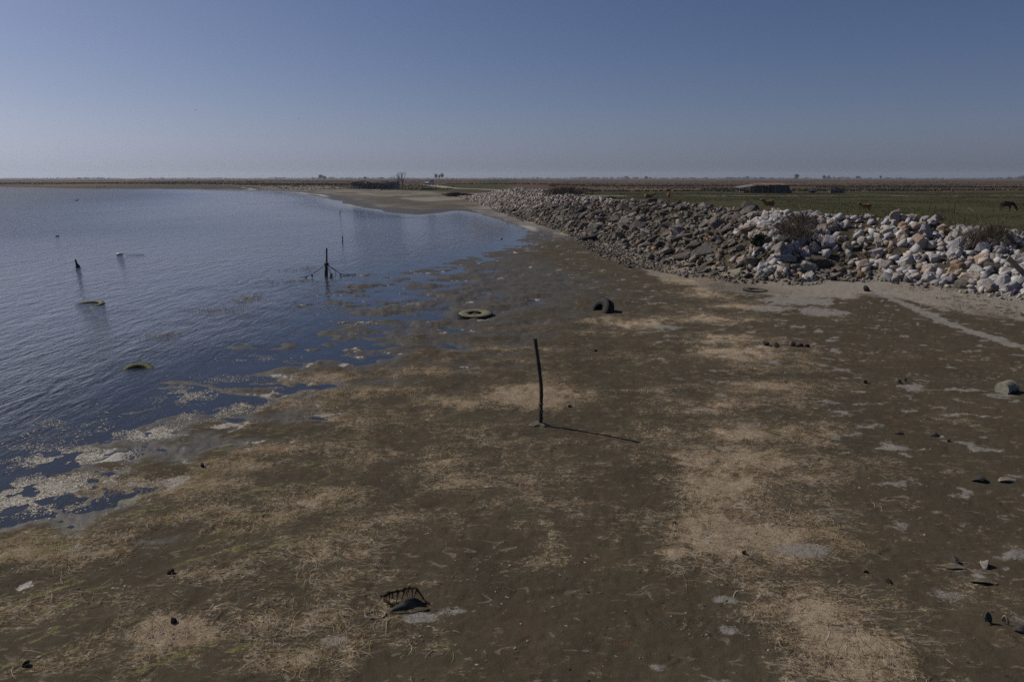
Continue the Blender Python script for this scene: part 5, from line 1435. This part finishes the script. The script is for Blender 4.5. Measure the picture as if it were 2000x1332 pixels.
for (px, d, h, w, lab) in [(635, 1500, 8, 9, 'round distant tree, left of a pair over the far shore'), (642.5, 1500, 6, 6, 'smaller distant tree right of the round one'), (855, 1300, 9, 6, 'leftmost of three distant trees above the car'), (861.5, 1300, 7.5, 4, 'slim middle one of three distant trees above the car'), (866.5, 1300, 10, 6, 'rightmost of three distant trees above the car'),
                           (1543, 1400, 9, 8, 'lone distant tree over the plain above the cattle shed'), (1595, 1700, 7, 5, 'faint distant tree, left of a thin pair'), (1604, 1700, 7, 3, 'thin distant tree right of the faint one'), (720, 1100, 4, 6, 'dark distant shrub-like tree above the shack'), (1256, 1600, 5, 6, 'small distant tree over the dark slabs'), (1703, 1900, 6, 4, 'thin distant tree over the pale boulders'), (1660, 2000, 5, 9, 'broad low distant tree at the right')]:
    far_tree(px, d, h, w, lab)

# ================================================================== fine stuff on the flats
# tangled dry weed strands on the mats
def strands(name, n, seed, rmax, mask_min, cols, label, lo=.02, hi=.34, wd=.0012, flow=0.0, sel=None):
    r_ = np.random.RandomState(seed)
    r = np.sqrt(r_.uniform(4.6**2, rmax**2, n)); a = R(-43) + R(86) * r_.rand(n)
    x = r*np.sin(a); y = r*np.cos(a)
    g_ = mats_field(x, y)*.98 + .75*fbm(x*.9, y*.9, 201, 5, .6) + .50*fbm(x*3.1, y*3.1, 221, 4, .62) + .10*np.exp(-((x+3)/7)**2)
    s_ = shore_dist(x, y); k = (g_ > mask_min + .2*r_.rand(n)) & (s_ > .3)
    if sel is not None: k &= sel(x, y)
    x, y = x[k], y[k]; n = len(x)
    L = lo + (hi-lo)*r_.rand(n)**2.6; th_ = 2.2*np.pi*fbm(x*.55, y*.55, 701, 3) + flow + .7*r_.randn(n); cv = r_.randn(n)*1.3*np.sqrt(L/.12)
    lift = .004 + .032*r_.rand(n)**2
    w = wd*(.5+r_.rand(n))
    m = 4; V = np.zeros((n, m, 2, 3)); px_ = x.copy(); py_ = y.copy()
    X = np.zeros((n, m)); Y = np.zeros((n, m)); T = np.zeros((n, m))
    for j in range(m):
        X[:, j] = px_; Y[:, j] = py_; T[:, j] = th_; px_ = px_+np.cos(th_)*L/(m-1); py_ = py_+np.sin(th_)*L/(m-1); th_ = th_+cv/(m-1)
    Z = terr(X[:, 2], Y[:, 2])[:, None] + lift[:, None]*np.sin(np.linspace(.25, np.pi-.25, m))[None] + .003
    tp = np.array([.5, 1, 1, .3])[None]
    for k_, sg in ((0, 1), (1, -1)):
        V[:, :, k_, 0] = X - np.sin(T)*w[:, None]*tp*sg; V[:, :, k_, 1] = Y + np.cos(T)*w[:, None]*tp*sg; V[:, :, k_, 2] = Z + .0003*sg
    o = np.arange(n)[:, None]*(2*m); F = np.concatenate([o + [2*j, 2*j+1, 2*j+3, 2*j+2] for j in range(m-1)], 0)
    me = npmesh(name, V.reshape(-1, 3), F); c = np.array(cols)[r_.randint(0, len(cols), n)]*(1+.2*r_.randn(n, 1)); setcol(me, 'Col', np.repeat(np.clip(c, .01, 1), 2*m, 0))
    return tag(link(name, me, stem_mat), label, None, None, 'stuff')
strands('dried_weed', 130000, 31, 17, .46, [(0.30,0.24,0.165),(0.22,0.16,0.10),(0.36,0.30,0.22),(0.13,0.085,0.05),(0.19,0.125,0.07),(0.27,0.21,0.14)], 'tangled tan strands of dried weed on the mud')
strands('pale_weed', 5000, 33, 15, .30, [(0.34,0.31,0.25),(0.30,0.26,0.19)], 'bleached pale strands scattered over the weed', .06, .26, .0016)
strands('green_weed', 9000, 35, 13, .16, [(0.15,0.15,0.04),(0.20,0.20,0.06),(0.11,0.12,0.03)], 'yellow-green strands of fresh weed by the waterline', .05, .25, .0016, R(37), lambda x, y: (x < -.5) & (gnoise(x*1.3, y*1.3, 471) > .12))

# flakes of scum floating in the shallows and dried along the edge
def flakes(name, n, seed, spots, cols, label, z0, smin, smax, zfun=None):
    r_ = np.random.RandomState(seed); V = []; F = []; C = []; o = 0
    tot = sum(s_[4] for s_ in spots)
    for (px, py, rx, ry, wgt) in spots:
        k = int(n*wgt/tot); cx, cy = flat(px, py, 0); sc_ = math.hypot(cx, cy)
        sx_ = rx*math.hypot(sc_, CAMH)/FPX; sy_ = abs(flat(px, py-ry)[1]-flat(px, py+ry)[1])/2
        x = cx+r_.randn(k)*sx_*.6; y = cy+r_.randn(k)*sy_*.6
        keep = fbm(x*2.1, y*2.1, 801, 3) > -.02; x, y = x[keep], y[keep]
        zt = terr(x, y); z = np.maximum(zt, 0)+z0
        k = len(x); m = 6; s = smin+(smax-smin)*r_.rand(k, 1)**3
        a = np.sort(r_.rand(k, m), 1)*6.283; q = s*(.6+.5*r_.rand(k, m)); el = r_.uniform(.45, 1, (k, 1)); ro = r_.rand(k, 1)*6.28
        ux, uy = q*np.cos(a), q*el*np.sin(a)
        v = np.zeros((k, m+1, 3))
        v[:, :m, 0] = x[:, None]+ux*np.cos(ro)-uy*np.sin(ro); v[:, :m, 1] = y[:, None]+ux*np.sin(ro)+uy*np.cos(ro); v[:, :m, 2] = z[:, None]+r_.rand(k, m)*s*.10
        v[:, m] = np.stack([x, y, z+s[:, 0]*.28], 1)
        V.append(v.reshape(-1, 3)); j = np.arange(m)
        F.append((o+np.arange(k)[:, None, None]*(m+1)+np.stack([j, (j+1) % m, np.full(m, m)], 1)[None]).reshape(-1, 3)); o += k*(m+1)
        C.append(np.repeat(np.array(cols)[r_.randint(0, len(cols), k)]*r_.uniform(.75, 1.15, (k, 1)), m+1, 0))
    me = npmesh(name, np.concatenate(V), np.concatenate(F)); setcol(me, 'Col', np.concatenate(C))
    return tag(link(name, me, rubble_mat), label, None, None, 'stuff')
SCUM = [(0.50,0.47,0.41),(0.42,0.39,0.33),(0.55,0.52,0.46),(0.34,0.31,0.25),(0.22,0.2,0.15)]
flakes('shore_scum', 52000, 41, [(300,848,42,12,3),(180,888,70,14,3.5),(110,900,60,14,2.5),(45,962,80,24,5),(0,985,110,20,4),(120,945,90,22,3),(370,772,45,14,2),(150,823,60,14,.5),(215,845,50,12,.5),(380,815,60,10,1),(90,830,60,25,.5),(470,800,40,8,.8),(440,740,60,8,.5),(480,700,50,6,.6),(60,875,60,25,.7)],
       SCUM, 'bleached scum crumbs along the near waterline', .002, .005, .024)
flakes('floating_weed', 8000, 43, [(485,583,22,8,1),(560,549,60,3,1.2),(590,525,30,4,.7),(700,632,40,7,1),(620,600,60,12,.7),(780,600,40,8,.6),(640,570,70,12,.7),(680,560,50,6,.6),(740,540,60,8,.5),(800,500,70,10,.5),(420,605,40,4,.4),(320,655,25,5,.3),(760,460,50,6,.4),(860,455,40,6,.4)],
       [(0.20,0.165,0.10),(0.26,0.22,0.15),(0.11,0.09,0.055)], 'tan scraps of weed floating in the shallows', .001, .008, .055)
flakes('flat_litter', 9000, 45, [(1800,850,180,120,2),(1750,1050,180,120,2),(1450,980,130,120,2),(1300,700,250,80,2),(700,900,300,120,2),(300,1150,250,140,3),(1850,640,150,40,1),(1000,1150,300,150,3),(1550,1250,200,80,2),(600,1250,250,80,2)],
       [(0.05,0.045,0.04),(0.30,0.27,0.23),(0.10,0.08,0.055),(0.22,0.2,0.16)], 'small crumbs of shell and crust scattered over the mud', .002, .004, .026)
wl_px = [(1690,548,30,5,1),(1740,560,40,5,1),(1800,575,50,6,1.2),(1870,596,50,7,1.2),(1930,612,50,7,1.2),(1985,630,40,8,1.2),(1640,556,30,4,.7),(1700,535,60,5,.6),(1900,585,70,8,.5)]
flakes('wrack_line', 5200, 47, wl_px, [(0.05,0.04,0.028),(0.085,0.066,0.045),(0.12,0.10,0.075),(0.30,0.28,0.25)], 'dark strand of dried wrack along the sand', .002, .012, .07)

# ------------------------------------------------------------------ haze
hm = bpy.data.materials.new('haze_air'); hm.use_nodes = True
ht = hm.node_tree; ht.nodes.clear()
ho = ht.nodes.new('ShaderNodeOutputMaterial'); hv = ht.nodes.new('ShaderNodeVolumePrincipled')
hv.inputs['Color'].default_value = (0.80, 0.88, 1.0, 1); hv.inputs['Density'].default_value = 0.00014; hv.inputs['Anisotropy'].default_value = 0.3
ht.links.new(hv.outputs[0], ho.inputs['Volume'])
mb = MB(); mb.box((-6400, -6400, -4.5), (6400, 6400, 42)); o = mb.build('haze', hm); tag(o, kind='stuff'); o['label'] = 'thin blue haze over the plain'
